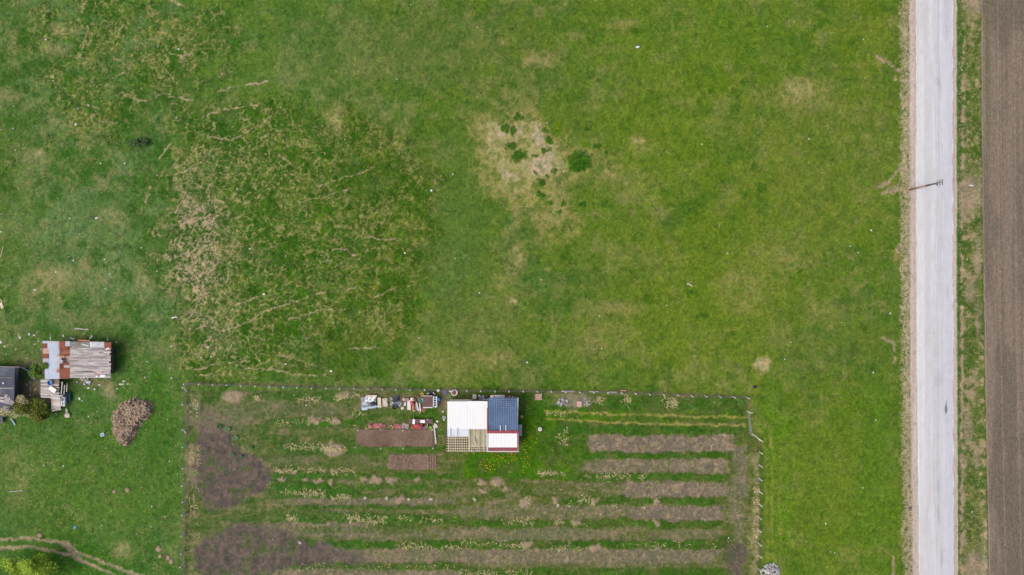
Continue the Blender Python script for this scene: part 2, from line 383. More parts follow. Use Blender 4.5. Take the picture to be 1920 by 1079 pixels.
def ground_fn(px, py):
    """base colour, height and dry-straw amount of the ground at photograph pixels px, py"""
    n200 = fbm(px / 190, py / 190, 1, 3); n70 = fbm(px / 70, py / 70, 11, 4); n70b = fbm(px / 60, py / 60, 21, 4)
    n22 = fbm(px / 22, py / 22, 31, 4); n22b = fbm(px / 26, py / 26, 51, 4); n8 = fbm(px / 8, py / 8, 61, 3); n3 = fbm(px / 3.2, py / 3.2, 71, 3); n3b = fbm(px / 2.6, py / 2.6, 81, 2)
    mid = A(92, 126, 45); olive = A(106, 133, 48); deep = A(62, 110, 32); pale = A(128, 140, 84); cool = A(86, 122, 56)
    lush = A(62, 112, 18); ygreen = A(98, 132, 28); straw = A(176, 163, 116); beige = A(178, 158, 132); soil = A(124, 111, 96); dsoil = A(86, 79, 72)
    # meadow
    east = ss(px + (n70 - .5) * 200, 1000, 1350)
    c = mixc(mid + px[..., None] * 0, cool, ss(n70, .35, .7) * (1 - east))
    c = mixc(c, olive, ss(n200 * .6 + n70b * .4, .3, .62) * (.25 + .75 * east))
    c = mixc(c, pale * .97, ss(n70 * .5 + n22 * .5, .47, .72) * .68); c = mixc(c, A(84, 124, 24), east * ss(fbm(px / 48 + 9, py / 48, 181, 4), .52, .78) * .7)
    c = mixc(c, deep, ss(n22b * .65 + n70b * .35, .54, .72) * .55); c = mixc(c, A(62, 106, 34), ss(fbm(px / 12 + 40, py / 12, 191, 3), .66, .8) * ss(n70, .35, .6) * .45)
    dry = ss(n22 * .6 + n8 * .4, .62, .85) * .35
    west = 1 - ss(px + (n70 - .5) * 50, 300, 370)
    wc = mixc(A(94, 126, 66) + px[..., None] * 0, A(80, 117, 44), ss(n70b, .35, .65)); wc = mixc(wc, A(124, 132, 78), ss(n22 * .5 + n8 * .3 + n70 * .2, .48, .68) * .6)
    wc = mixc(wc, A(56, 104, 24), ss(n22b * .7 + n8 * .3, .56, .7) * .75)
    wc = mixc(wc, A(72, 114, 42), ss(py, 560, 700) * .6)
    wc = wc * .94 + wc.mean(-1, keepdims=True) * .06
    c = mixc(c, wc, west); dry = np.maximum(dry, west * (.12 + .75 * ss(n22 * .5 + n8 * .5, .45, .75)))
    # large weak tones seen in the photo
    wx, wy = warp2(px, py, 14, 40, 91)
    for (x, y, rx, ry, col, k) in ((860, 460, 60, 190, cool, .7), (740, 90, 260, 80, A(94, 122, 56), .5), (1320, 560, 190, 120, A(108, 136, 42), .55), (1560, 660, 130, 60, A(100, 122, 62), .35),
                                   (1560, 290, 150, 170, A(112, 134, 58), .45), (1300, 60, 200, 70, A(102, 136, 44), .5), (1250, 260, 120, 90, A(102, 136, 36), .5), (1560, 920, 130, 160, A(104, 134, 42), .6),
                                   (1640, 900, 40, 190, A(86, 130, 36), .6), (1450, 900, 30, 180, A(88, 138, 24), .5), (150, 920, 180, 110, A(92, 126, 42), .5), (190, 470, 110, 90, A(104, 132, 78), .5), (120, 160, 120, 60, A(100, 128, 66), .4), (20, 400, 50, 200, A(100, 126, 56), .4), (270, 770, 60, 90, A(72, 120, 32), .5),
                                   (150, 1060, 110, 40, A(64, 116, 24), .8), (900, 640, 120, 70, A(112, 130, 66), .35), (1680, 560, 25, 150, A(84, 122, 44), .6), (1690, 100, 12, 120, A(82, 118, 42), .6)):
        c = mixc(c, col, spot(wx, wy, x, y, rx, ry, .6) * k)
    # hummocky cattle-trodden pasture
    hx, hy = warp2(px, py, 16, 34, 101)
    hm = polygon(hx + (n22 - .5) * 34, hy + (n22b - .5) * 30, HUMMOCK, 30); hm2 = polygon(hx, hy, HUMMOCK2, 30) * ss(n70 * .6 + n22 * .4, .25, .5)
    hum = np.maximum(hm, hm2 * .9)
    ux, uy = warp2(px, py, 6, 12, 111); ux2, uy2 = warp2(px, py, 1.3, 5, 115); ux = ux + ux2 - px; uy = uy + uy2 - py
    ca, sa = math.cos(-.28), math.sin(-.28)
    ax = (ux * ca - uy * sa); ay = (ux * sa + uy * ca)
    f1, f2, idv = worley(ax / 19 + 7, ay / 12.5 + 3, 5); g1, g2, idv2 = worley(ax / 13 + 31, ay / 8.5 + 9, 6); w1, w2, idv3 = worley(ux / 11.5 + 51, uy / 10 + 19, 8)
    t1, t2, idt = worley(ux / 21 + 11, uy / 18 + 29, 9)
    tus = (1 - ss(t1, .26, .46)) * (idt > .38)
    westedge = np.maximum(spot(wx, wy, 368, 465, 56, 130, .8), spot(wx, wy, 395, 610, 40, 60, .8) * .6)
    lc = mixc(A(72, 112, 28) + px[..., None] * 0, A(78, 112, 46), ss(n70b, .45, .7)); lc = mixc(lc, A(104, 126, 42), ss(n70 * .6 + n22 * .4, .46, .68) * .6); lc = mixc(lc, A(52, 98, 18), ss(n22b * .7 + n8 * .3, .48, .72) * .75)
    lc = mixc(lc, A(56, 104, 18), tus * .6)
    lc = lc * (0.84 + .2 * idv)[..., None] * (0.88 + .24 * idv2)[..., None]
    c = mixc(c, lc, hum * .95)
    wt = np.maximum(tus * .9, ss(n22b * .6 + n8 * .4, .5, .66) * .7) * west * ss(fbm(px / 80, py / 80, 195, 3), .34, .58) * (1 - .5 * ss(py, 560, 660)); c = mixc(c, A(54, 98, 24), wt * .8); dry = dry * (1 - .7 * wt)
    b1 = ss(n22 * .6 + n8 * .4, .38, .6); b2 = ss(fbm(px / 30, py / 22, 171, 3) * .6 + n8 * .4, .42, .62)
    nl = 1 - .85 * np.maximum(spot(wx, wy, 650, 668, 90, 42, .7), spot(wx, wy, 690, 330, 50, 40, .7)); foc = spot(wx, wy, 640, 462, 50, 42, .7)
    b1 = np.maximum(ss(n22 * .8 + n8 * .2, .27, .5) * nl, foc); b2 = ss(fbm(px / 32, py / 24, 171, 3) * .8 + n8 * .2, .43, .6) * nl
    crack = np.maximum((1 - ss(f2 - f1, .05, .15)) * b1 * (.95 - .3 * ss(px, 480, 640)), (1 - ss(g2 - g1, .04, .17)) * b2 * .55)
    crack = np.maximum(crack, (1 - ss(w2 - w1, .06, .30)) * westedge * (.35 + .75 * b1))
    crack = np.clip(crack * (.68 + .65 * n3), 0, 1) * hum
    c = mixc(c, A(46, 96, 18), westedge * ss(w2 - w1, .3, .5) * hum * .6)
    ck = np.clip(crack, 0, 1)
    lp = np.zeros(px.shape); qx, qy = warp2(px, py, 2.4, 9, 121)
    for pts, w in PATHS: lp = np.maximum(lp, poly_line(qx, qy, pts, w * .42 + .1, 1.25))
    lp *= np.clip(.3 + 1.0 * ss(n22b * .5 + n8 * .5, .3, .65), 0, 1)
    crackc = mixc(A(150, 148, 92) + px[..., None] * 0, beige, np.clip(westedge + lp * .8 + n22 * .35 - .1, 0, 1))
    c = mixc(c, crackc, np.clip(np.maximum(ck * .9, lp * .95), 0, 1))
    dry = np.maximum(dry * (1 - .7 * hum), np.clip(hum * (.06 + ss(n8 * .5 + n22 * .5, .5, .8) * .3), 0, 1))
    z = hum * .10 * tus + hum * (.06 * ss(g2 - g1, .0, .6) + .06 * ss(f2 - f1, 0, .6)) - .04 * hum - .05 * lp
    # big dry patch with weeds
    dp = polygon(wx, wy, [(888, 228), (930, 212), (1010, 212), (1050, 250), (1075, 270), (1155, 300), (1150, 325), (1090, 340), (1065, 365), (1100, 400), (1060, 440), (1010, 440), (975, 390), (925, 372), (892, 310)], 18)
    core = polygon(wx, wy, [(898, 235), (990, 225), (1025, 255), (1040, 310), (1020, 350), (960, 350), (925, 300)], 22)
    dpk = np.clip(dp * (.25 + .75 * ss(n22 * .5 + n8 * .5, .3, .65)) * .62 + core * .35, 0, 1)
    c = mixc(c, mixc(A(158, 154, 102) + px[..., None] * 0, A(184, 166, 140), core * ss(n22b, .45, .7)), dpk); dry = np.maximum(dry, dp * .9)
    sx, sy = warp2(px, py, 4, 9, 131)
    for (x, y, rx, ry, k) in PALE_SPOTS:
        m = spot(sx + (n22 - .5) * 14, sy + (n22b - .5) * 14, x, y, rx, ry, .8) * k * (.25 + .6 * n8 + .45 * ss(n22b, .35, .65)) * (1 - .25 * (x < 345)); c = mixc(c, straw if k > .9 else A(162, 154, 108), m); dry = np.maximum(dry, m)
    for (x, y, rx, ry) in DARK_TUFTS:
        m = spot(sx + (n8 - .5) * 9, sy + (n22b - .5) * 9, x, y, rx, ry, .3); c = mixc(c, A(56, 104, 24) * (.85 + .3 * n3)[..., None], m * .95); z = z + m * .18; dry = dry * (1 - m)
    c = mixc(c, A(92, 132, 14), spot(sx, sy, 1044, 242, 11, 11, .5) * .8); c = mixc(c, A(88, 130, 14), spot(sx, sy, 1099, 273, 9, 6, .4) * .9)
    for (x, y, rx, ry) in DEEP_SPOTS: c = mixc(c, A(60, 108, 22), spot(sx, sy, x, y, rx, ry, .6) * .7)
    for (x, y, r) in RINGS:
        d = np.abs(np.hypot(sx - x, sy - y) - r); c = mixc(c, A(66, 112, 30), (1 - ss(d, 1.5, 6)) * .55 * (.4 + .9 * n22))
    c = mixc(c, A(66, 114, 26), poly_line(sx, sy, [(1555, 35), (1535, 48), (1522, 60)], 2.5, 3) * .6); c = mixc(c, A(72, 114, 34), poly_line(sx, sy, [(1515, 98), (1535, 120), (1550, 134)], 1.5, 3) * .45)
    # faint wheel marks right of the garden
    for pts, w in (([(1398, 783), (1425, 787), (1443, 803), (1449, 850), (1447, 1000), (1455, 1100)], 2.2), ([(1398, 798), (1420, 803), (1432, 820), (1436, 860), (1440, 1100)], 1.8), ([(1462, 830), (1464, 1100)], 1.6)):
        m = poly_line(qx, qy, pts, w, 3) * .45 * (.4 + .8 * n8); c = mixc(c, A(140, 144, 78), m); dry = np.maximum(dry, m)
    # garden plot
    gx, gy = warp2(px, py, 7, 26, 141); gx2, gy2 = warp2(px, py, 2.6, 7, 151); ex = px + (gx - px) * 1.3 + (gx2 - px); ey = py + (gy - py) * .35 + (gy2 - py)
    gm = polygon(px + (n8 - .5) * 3, py + (n3 - .5) * 2, GARDEN, 1.5)
    gc = mixc(A(94, 112, 58) + px[..., None] * 0, A(126, 116, 88), ss(fbm(px / 30, py / 9, 161, 4) * .55 + n8 * .45, .40, .72) * .75); gc = mixc(gc, A(60, 102, 34), ss(fbm(px / 26, py / 10, 165, 4) * .6 + n8 * .4, .46, .66) * .75)
    gdry = ss(n8 * .6 + n22 * .4, .45, .8) * .5
    gz = np.zeros(px.shape)
    dark1 = [(372, 800), (392, 785), (425, 808), (452, 845), (500, 872), (513, 888), (511, 912), (470, 928), (440, 945), (405, 962), (372, 940)]
    dark2 = [(372, 1018), (400, 1000), (450, 985), (520, 990), (560, 1012), (640, 1028), (700, 1058), (560, 1060), (500, 1072), (470, 1100), (400, 1090), (374, 1050)]
    for kind, x0, x1, y0, y1, k in ROWS:
        m = ss(ex, x0 - 10, x0 + 10) * (1 - ss(ex, x1 - 8, x1 + 8)) * ss(ey, y0 - 2.2, y0 + 2.2) * (1 - ss(ey, y1 - 2.2, y1 + 2.2))
        if not m.any(): continue
        if kind == 's':
            m = m * k * (1 - .55 * (1 - k) - .45 * ss(n22 * .5 + n8 * .5, .55, .8)); col = mixc(soil + px[..., None] * 0, A(152, 134, 116), ss(n8 * .5 + n3 * .5, .45, .8)); gz -= .05 * m; gdry = np.maximum(gdry * (1 - .6 * m), m * .3)
        elif kind == 'd': m = m * k; col = dsoil
        elif kind == 'g':
            m = m * k * (.45 + .7 * ss(n22b * .6 + n8 * .4, .3, .6)); col = mixc(A(54, 102, 24) + px[..., None] * 0, A(72, 118, 44), n22); gz += .10 * m; gdry *= 1 - .5 * m
        elif kind == 'l':
            m = m * k * (.5 + .6 * ss(n70b * .4 + n22 * .6, .3, .6)); col = mixc(A(50, 106, 10) + px[..., None] * 0, A(78, 128, 14), n22); gz += .08 * m; gdry *= 1 - .8 * m
        else: m = m * k * (.3 + n8); col = A(170, 154, 118); gdry = np.maximum(gdry, m)
        gc = mixc(gc, col, m)
    dm_ = np.maximum(polygon(ex + (n8 - .5) * 16, ey + (n22b - .5) * 14, dark1, 9), polygon(ex + (n22b - .5) * 24, ey + (n8 - .5) * 12, dark2, 9)); dm_ = np.clip(dm_ * (.5 + .75 * ss(n22 * .6 + n8 * .4, .25, .55)), 0, 1)
    gc = mixc(gc, mixc(dsoil + px[..., None] * 0, A(108, 98, 88), n8), dm_); gdry *= 1 - dm_
    gc = mixc(gc, A(128, 112, 100), spot(ex, ey, 400, 790, 60, 26, .6) * .5)
    for x, y, r in ((683, 900, 7), (705, 900, 9), (733, 900, 9), (785, 897, 6), (905, 903, 7), (933, 902, 12), (909, 921, 6), (950, 918, 5), (1040, 937, 6), (1114, 938, 7), (1232, 941, 7), (1080, 980, 9), (1232, 982, 7),
                    (1116, 1025, 9), (1232, 1028, 6), (988, 1022, 9), (985, 944, 10), (526, 899, 5), (535, 900, 5), (575, 900, 5), (597, 902, 6), (620, 904, 6), (750, 936, 7), (630, 790, 9), (590, 787, 10), (438, 742, 18), (626, 842, 16),
                    (648, 740, 10), (483, 746, 4)):
        m = spot(sx, sy, x, y, r * 1.15, r * .8, .45); gc = mixc(gc, mixc(A(172, 152, 128) + px[..., None] * 0, A(150, 130, 112), n3), m * .85); gz += .22 * m
    for pts in ([(1020, 772), (1060, 773), (1100, 775), (1250, 780), (1402, 783)], [(1028, 786), (1120, 790), (1150, 793), (1250, 796), (1398, 798)]):
        m = poly_line(qx, qy, pts, 1.4, 2.0) * (.5 + .5 * n8); gc = mixc(gc, A(162, 156, 88), m * .8); gz -= .06 * m
    c = mixc(c, gc, gm); z = z * (1 - gm) + gz * gm; dry = dry * (1 - gm) + gdry * gm
    # fence lines: trodden soil below the wires
    for pts, w in (([(346, 724), (352, 900), (344, 1000), (343, 1100)], 1.6), ([(352, 720), (500, 722), (640, 726), (860, 731), (1040, 733), (1200, 736), (1398, 744), (1402, 770)], 1.4), ([(1408, 815), (1424, 825)], 1.2)):
        m = poly_line(qx, qy, pts, w, 1.6) * (.35 + .5 * n8); c = mixc(c, A(118, 100, 86), m)
    # worn ground round the shed and the junk, plus the shed's painted shade
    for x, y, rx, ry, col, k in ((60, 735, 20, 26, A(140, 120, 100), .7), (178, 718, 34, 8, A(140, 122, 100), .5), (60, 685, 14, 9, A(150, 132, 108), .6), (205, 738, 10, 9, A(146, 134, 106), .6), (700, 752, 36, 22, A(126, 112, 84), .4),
                                 (770, 755, 40, 18, A(120, 110, 80), .45), (1075, 752, 34, 13, A(146, 136, 116), .75), (1660, 350, 18, 10, A(134, 128, 84), .5), (828, 755, 9, 22, A(108, 92, 74), .6), (215, 668, 6, 36, A(46, 86, 22), .6)):  # last entry: shed's shade painted dark green along its right wall
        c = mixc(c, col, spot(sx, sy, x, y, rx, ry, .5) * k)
    for pts, w in SCRAPES: c = mixc(c, A(160, 142, 116), poly_line(qx, qy, pts, w * .7, 2.6) * (.35 + .6 * n3))
    # farm track bottom left
    for pts, w in (([(-60, 1016), (0, 1012), (60, 1010), (105, 1016), (125, 1024), (150, 1037), (180, 1050), (230, 1069), (280, 1085), (330, 1110)], 2.0), ([(-60, 1034), (0, 1029), (60, 1026), (100, 1034), (135, 1042), (170, 1060), (215, 1079), (260, 1110)], 2.3),
                   ([(120, 1020), (135, 1032), (150, 1045)], 5.0)):
        m = poly_line(qx, qy, pts, w, 2.2) * (.6 + .5 * n8); c = mixc(c, A(168, 150, 124), m * .85); z -= .07 * m; dry = dry * (1 - m)
    # roadside verge, road bed and east verge
    rw = edge_road_w(py); re = edge_road_e(py); fe = edge_field(py)
    m = ss(px + (n22 - .5) * 9 + (n3 - .5) * 6, rw - 31, rw - 22); vc = mixc(A(104, 126, 66) + px[..., None] * 0, A(186, 172, 142), ss(n8 * .35 + n3 * .65 + ss(px, rw - 26, rw - 12) * .15, .36, .62))
    c = mixc(c, vc, m); dry = np.where(m > .4, .8, dry)
    m = ss(px + (n8 - .5) * 5, rw - 15.5, rw - 12); c = mixc(c, A(186, 170, 158), m); z = z * (1 - m) - .03 * m; dry = dry * (1 - m)
    ev = ss(px, re + 6, re + 9)
    ec = mixc(A(84, 117, 50) + px[..., None] * 0, A(114, 134, 76), ss(n22 * .6 + n8 * .4, .4, .65)); ec = mixc(ec, A(170, 154, 122), ss(n22b * .55 + n8 * .45, .57, .74) * .7)
    ec = mixc(ec, A(70, 112, 50), ss(px, re + 6, re + 9) * (1 - ss(px, re + 15, re + 18)) * .9)
    ec = mixc(ec, A(180, 160, 136), poly_line(qx, qy, [(1807, 45), (1805, 300), (1804, 480), (1803, 780), (1803, 1079)], 1.6, 2.4) * ss(n22 + n8 * .4, .42, .62) * .9)
    for x, y, rx, ry, k in ((1818, 362, 22, 34, .85), (1812, 400, 14, 18, .7), (1818, 545, 10, 22, .7), (1832, 480, 6, 40, .7), (1834, 600, 6, 40, .6), (1832, 5, 14, 22, .7), (1818, 12, 12, 24, .5), (1814, 800, 10, 40, .6), (1830, 860, 5, 24, .7),
                            (1825, 1065, 20, 30, .85), (1808, 1010, 4, 20, .6), (1806, 870, 5, 26, .6), (1822, 735, 6, 10, .6), (1845, 1040, 8, 60, .5)):
        ec = mixc(ec, A(172, 152, 132), spot(sx, sy, x, y, rx, ry, .5) * k * (.6 + .5 * n3))
    c = mixc(c, ec, ev); z = np.where(ev > .3, .02 + .06 * ss(n22b, .3, .7) * ev, z); dry = np.where(ev > .5, .45, dry)
    fm = ss(px, fe - 2, fe + 1.5); c = mixc(c, A(126, 113, 101), fm); z = z * (1 - fm) - .10 * fm; dry = dry * (1 - fm)
    m = (px > rw - 15) & (px < re + 8); z = np.where(m, -.06, z)
    c = c * (1 - .10 * ss(c[..., 1] - c[..., 0], .0, .04) * (1 - west * .5))[..., None]
    gk = (ss(c[..., 1] - c[..., 0], .0, .03) * ss(px, 420, 900))[..., None]; c = c * (1 - gk + gk * np.array([1.06, .955, .80]))
    # fine growth: relief and colour of every blade clump
    green = ss(c[..., 1] - c[..., 0], .0, .05)
    fine = (n3 - .5) * .36 + (n3b - .5) * .34 + (n8 - .5) * .18
    c = c * (1 + fine * (.75 + .25 * green))[..., None]
    c[..., 0] *= 1 + (n8 - .5) * .16; c[..., 2] *= 1 - (n3b - .5) * .2
    z = z + (n3 - .5) * .06 * (1 - m) + (n8 - .5) * .07 * (1 - m)
    return np.clip(c, .004, .9), z, np.clip(dry, 0, 1)

def axis(half, step, far, growth=1.25):
    a = list(np.arange(-half, half + step / 2, step)); o = []; s = step; x = a[-1]
    while x < far: s *= growth; x += s; o.append(x)
    return np.array([-v for v in o[::-1]] + a + o)
GXS = axis(89.0, 0.155, 1800); GYS = axis(51.0, 0.155, 1800)
GX, GY = np.meshgrid(GXS, GYS)
PX = GX / MPP + 960; PY = 539.5 - GY / MPP
GC, GZ, GDRY = ground_fn(PX, PY)
ny_, nx_ = GX.shape
idx = np.arange(nx_ * ny_).reshape(ny_, nx_)
quads = np.stack([idx[:-1, :-1], idx[:-1, 1:], idx[1:, 1:], idx[1:, :-1]], -1).reshape(-1, 4)
ground_mat = attr_mat("meadow_ground", "ground_colour", grain=.32)
ground = fast_mesh("ground", np.stack([GX, GY, GZ], -1).reshape(-1, 3), quads, ground_mat, {"ground_colour": ('FLOAT_COLOR', GC.reshape(-1, 3))}, smooth=True)
tag(ground, kind='structure')

def samp(x, y):
    i = np.clip(np.searchsorted(GXS, x), 0, nx_ - 1); j = np.clip(np.searchsorted(GYS, y), 0, ny_ - 1)
    return GC[j, i], GZ[j, i], GDRY[j, i]
def gz(x, y):
    return float(samp(np.array([x]), np.array([y]))[1][0])
def G(px, py, dh=0.0):
    x, y, _ = W(px, py, 0); return (x, y, gz(x, y) + dh)
# ----------------------------------------------------------------- road, shoulders, ploughed field, garden beds
def node_mat(name):
    m = bpy.data.materials.new(name); m.use_nodes = True
    b = m.node_tree.nodes['Principled BSDF']; b.inputs['Specular IOR Level'].default_value = 0.15; b.inputs['Roughness'].default_value = 0.9
    return m, m.node_tree.nodes, m.node_tree.links, b

def ribbon(name, xa, xb, ya, yb, zfn, nx, ny, m, jit=(0.0, 0.0), seed=1, attr=None):
    """ground strip between the lines xa(y) and xb(y), given in photograph pixels"""
    ys = np.linspace(ya, yb, ny + 1); u = np.linspace(0, 1, nx + 1)
    A0 = xa(ys) + (fbm(ys / 14, ys * 0 + seed, 200 + seed, 4) - .5) * jit[0]; B0 = xb(ys) + (fbm(ys / 14, ys * 0 + seed, 230 + seed, 4) - .5) * jit[1]
    P = A0[:, None] * (1 - u) + B0[:, None] * u; Q = np.repeat(ys[:, None], nx + 1, 1)
    X = (P - 960) * MPP; Y = (539.5 - Q) * MPP; Z = zfn(P, Q, u[None, :])
    ii = np.arange((nx + 1) * (ny + 1)).reshape(ny + 1, nx + 1)
    F = np.stack([ii[1:, :-1], ii[1:, 1:], ii[:-1, 1:], ii[:-1, :-1]], -1).reshape(-1, 4)
    at = {attr[0]: ('FLOAT_COLOR', attr[1](P, Q).reshape(-1, 3))} if attr else None
    return tag(fast_mesh(name, np.stack([X, Y, Z], -1).reshape(-1, 3), F, m, at, smooth=True), kind='structure')

def road_colour(P, Q):
    rw = edge_road_w(Q); re = edge_road_e(Q); t = (P - rw) / (re - rw)
    str1 = fbm((P + (fbm(Q / 90, Q * 0, 305, 2) - .5) * 8) / 3.2, Q / 230, 301, 3); str2 = fbm(P / 9, Q / 420, 311, 3); n = fbm(P / 6, Q / 14, 321, 4)
    c = mixc(A(204, 206, 210) + P[..., None] * 0, A(214, 216, 220), ss(str2, .3, .7)); c = mixc(c, A(200, 197, 203), ss(str1, .45, .85) * .5); c = mixc(c, A(196, 190, 188), ss(fbm(P / 9, Q / 30, 327, 4), .58, .8) * .35)
    c = mixc(c, A(200, 203, 218), ss(t, .5, .9) * .55)
    seam = poly_line(P, Q, [(1757, -80), (1759, 120), (1759.5, 330), (1757, 480), (1757, 900), (1767, 1160)], .5, 1.4); c = mixc(c, A(178, 178, 190), seam * .4 * (.4 + .8 * n))
    for x, y, rx, ry, k in ((1772, 766, 2.6, 9, .85), (1774, 758, 1.6, 6, .6), (1775, 790, 4, 8, .25), (1760, 712, 9, 14, .22), (1757, 910, 2.5, 12, .35), (1759, 965, 2.5, 14, .35), (1765, 1045, 2, 16, .35), (1776, 548, 2.5, 9, .25), (1760, 157, 2.5, 8, .4),
                            (1775, 30, 7, 40, .18), (1765, 1032, 10, 1.5, .25)):
        c = mixc(c, A(92, 80, 84) if k > .5 else A(150, 150, 160), spot(P + (n - .5) * 3, Q + (n - .5) * 8, x, y, rx, ry, .6) * k)
    c = mixc(c, A(232, 228, 222), ss(np.minimum(P - rw, re - P), 2.2, 0) * .5)
    return c * (.97 + .06 * n)[..., None]
road_m = attr_mat("pale_road_surface", "road_colour", grain=.05, scales=(5.0, 1.3), bump=.12)
far_y = (-2500, 3500)
def ylist(fn): return fn
ribbon("road", edge_road_w, edge_road_e, -600, 1700, lambda P, Q, u: 0.05 + 0.10 * (1 - (2 * u - 1) ** 2) + P * 0, 60, 1000, road_m, (1.6, 3.2), 3, ("road_colour", road_colour))
def sh_col(P, Q):
    n = fbm(P / 2.5, Q / 5, 341, 3); s1 = fbm(P / 2.2, Q / 160, 351, 2)
    return mixc(mixc(A(186, 172, 162) + P[..., None] * 0, A(204, 192, 182), s1), A(160, 146, 136), ss(n, .55, .9) * .6)
sh_m = attr_mat("gravel_shoulder", "shoulder_colour", grain=.12, scales=(8.0, 2.0), bump=.3)
ribbon("road_shoulder", lambda y: edge_road_w(y) - 12.5, lambda y: edge_road_w(y) + 2, -600, 1700, lambda P, Q, u: 0.02 + 0.02 * u + P * 0, 16, 1000, sh_m, (2.5, 0), 5, ("shoulder_colour", sh_col))
ribbon("road_shoulder", lambda y: edge_road_e(y) - 2, lambda y: edge_road_e(y) + 7.5, -600, 1700, lambda P, Q, u: 0.04 - 0.02 * u + P * 0, 12, 1000, sh_m, (0, 2.5), 6, ("shoulder_colour", sh_col))

def field_colour(P, Q):
    fe = edge_field(Q); n = fbm(P / 3, Q / 6, 401, 3); n2 = fbm(P / 40, Q / 120, 411, 3); s1 = fbm((P - fe) / 3.0, Q / 300, 421, 2); n1 = fbm(P / 1.6, Q / 1.9, 431, 2)
    c = mixc(A(116, 106, 94) + P[..., None] * 0, A(134, 121, 107), ss(n2, .3, .7)); c = mixc(c, A(112, 100, 90), ss(s1, .45, .8) * .5); c = c * (.84 + .32 * n1)[..., None] * (.9 + .2 * n)[..., None]
    for off in (31, 61, 92, 124):
        c = mixc(c, A(156, 142, 128), (1 - ss(np.abs(P - fe - off + 0.0), .5, 1.5)) * .5 * (.3 + n))
    c = mixc(c, A(104, 112, 72), (1 - ss(P - fe, 12, 22)) * ss(P - fe, 4, 12) * (1 - ss(Q, 150, 420)) * .5)
    c = mixc(c, A(160, 144, 128), (1 - ss(P - fe, 0, 4)) * .4)
    return c
field_m = attr_mat("ploughed_earth", "field_colour", grain=.28, scales=(10.0, 2.5), bump=.8)
def field_z(P, Q, u):
    fe = edge_field(Q)
    return 0.02 + .016 * np.cos((P - fe) * MPP * 2 * math.pi / .30) + .05 * (fbm(P / 1.8, Q / 2.4, 441, 2) - .5) - .06 * (1 - ss(P - fe, 0, 2.5))
ribbon("ploughed_field", edge_field, lambda y: y * 0 + 1990, -300, 1380, field_z, 190, 1000, field_m, (3, 0), 7, ("field_colour", field_colour))
def far_col(P, Q): return field_colour(P, Q)
ribbon("ploughed_field", lambda y: y * 0 + 1990, lambda y: y * 0 + 4200, -300, 1380, lambda P, Q, u: -.02 + P * 0, 120, 60, field_m, (0, 0), 8, ("field_colour", far_col))

bed_m = attr_mat("dug_bed_earth", "bed_colour", grain=.22, scales=(14.0, 4.0), bump=.7)
def bed(x0, x1, y0, y1, clod, seed, split=None):
    def zf(P, Q, u):
        e = np.minimum(np.minimum(P - x0, x1 - P), np.minimum(Q - y0, y1 - Q)) + (fbm(P / 5, Q / 5, seed + 7, 3) - .5) * 3
        z = .24 * ss(e, -.5, 2.5) - .16
        f1, f2, idv = worley(P / clod, Q / clod, seed)
        rough = clod * MPP * .55 * np.clip(1 - f1 * 1.1, 0, 1) * (.4 + .9 * idv)
        if split: rough = np.where(P > split, .07 * np.cos((P - split) * 2 * math.pi / 4.3), rough)
        return z + rough
    def cf(P, Q):
        n = fbm(P / 4, Q / 4, seed + 3, 3); n2 = fbm(P / 30, Q / 30, seed + 5, 2); f1, f2, idv = worley(P / clod, Q / clod, seed)
        c = mixc(A(116, 96, 82) + P[..., None] * 0, A(134, 114, 100), n2) * (.86 + .26 * n)[..., None]
        if clod > 2: c = mixc(c, A(160, 138, 122), ss(idv, .5, .9) * .55 * (P < (split or 1e9)))
        return c
    return ribbon("garden_bed", lambda y: y * 0 + x0, lambda y: y * 0 + x1, y0, y1, zf, int((x1 - x0) * 1.6), int((y1 - y0) * 1.8), bed_m, (2.5, 2.5), seed, ("bed_colour", cf))
bed(667, 814, 804, 839, 1.3, 61)
bed(727, 821, 850.5, 882, 2.6, 71, split=804)

# ----------------------------------------------------------------- grass blades and dry stalks (nobody could count them)
blade_m = attr_mat("grass_blade", "tint", rough=.8, grain=.12, scales=(3.0, 0.7), bump=0)
def blades(name, x, y, col, length, width, lift, n_per=3, spread=.16, dirs=None):
    """little bent blades: two triangles each, standing or lying round every point"""
    x = np.repeat(x, n_per); y = np.repeat(y, n_per); col = np.repeat(col, n_per, 0); length = np.repeat(length, n_per); lift = np.repeat(lift, n_per)
    n = len(x)
    a = RNG.random(n) * 2 * math.pi if dirs is None else dirs[0] + RNG.normal(0, dirs[1], n)
    x = x + RNG.normal(0, spread, n); y = y + RNG.normal(0, spread, n)
    z = samp(x, y)[1] + .01
    L = length * (.6 + .8 * RNG.random(n)); w = width * (.7 + .6 * RNG.random(n)); h = lift * (.5 + RNG.random(n))
    dx = np.cos(a); dy = np.sin(a)
    p0 = np.stack([x - dy * w, y + dx * w, z], -1); p1 = np.stack([x + dy * w, y - dx * w, z + .005], -1)
    mx = x + dx * L * .55; my = y + dy * L * .55
    p2 = np.stack([mx - dy * w * .8, my + dx * w * .8, z + h], -1); p3 = np.stack([mx + dy * w * .8, my - dx * w * .8, z + h + .004], -1)
    p4 = np.stack([x + dx * L, y + dy * L, z + h * .8], -1)
    V = np.stack([p0, p1, p2, p3, p4], 1).reshape(-1, 3)
    b = np.arange(n)[:, None] * 5
    F = np.concatenate([b + np.array([[0, 1, 3]]), b + np.array([[0, 3, 2]]), b + np.array([[2, 3, 4]])], 0)
    c = np.repeat(col * (.8 + .4 * RNG.random((n, 1))), 5, 0)
    return tag(fast_mesh(name, V, F, blade_m, {"tint": ('FLOAT_COLOR', np.clip(c, 0, .9))}), kind='stuff')

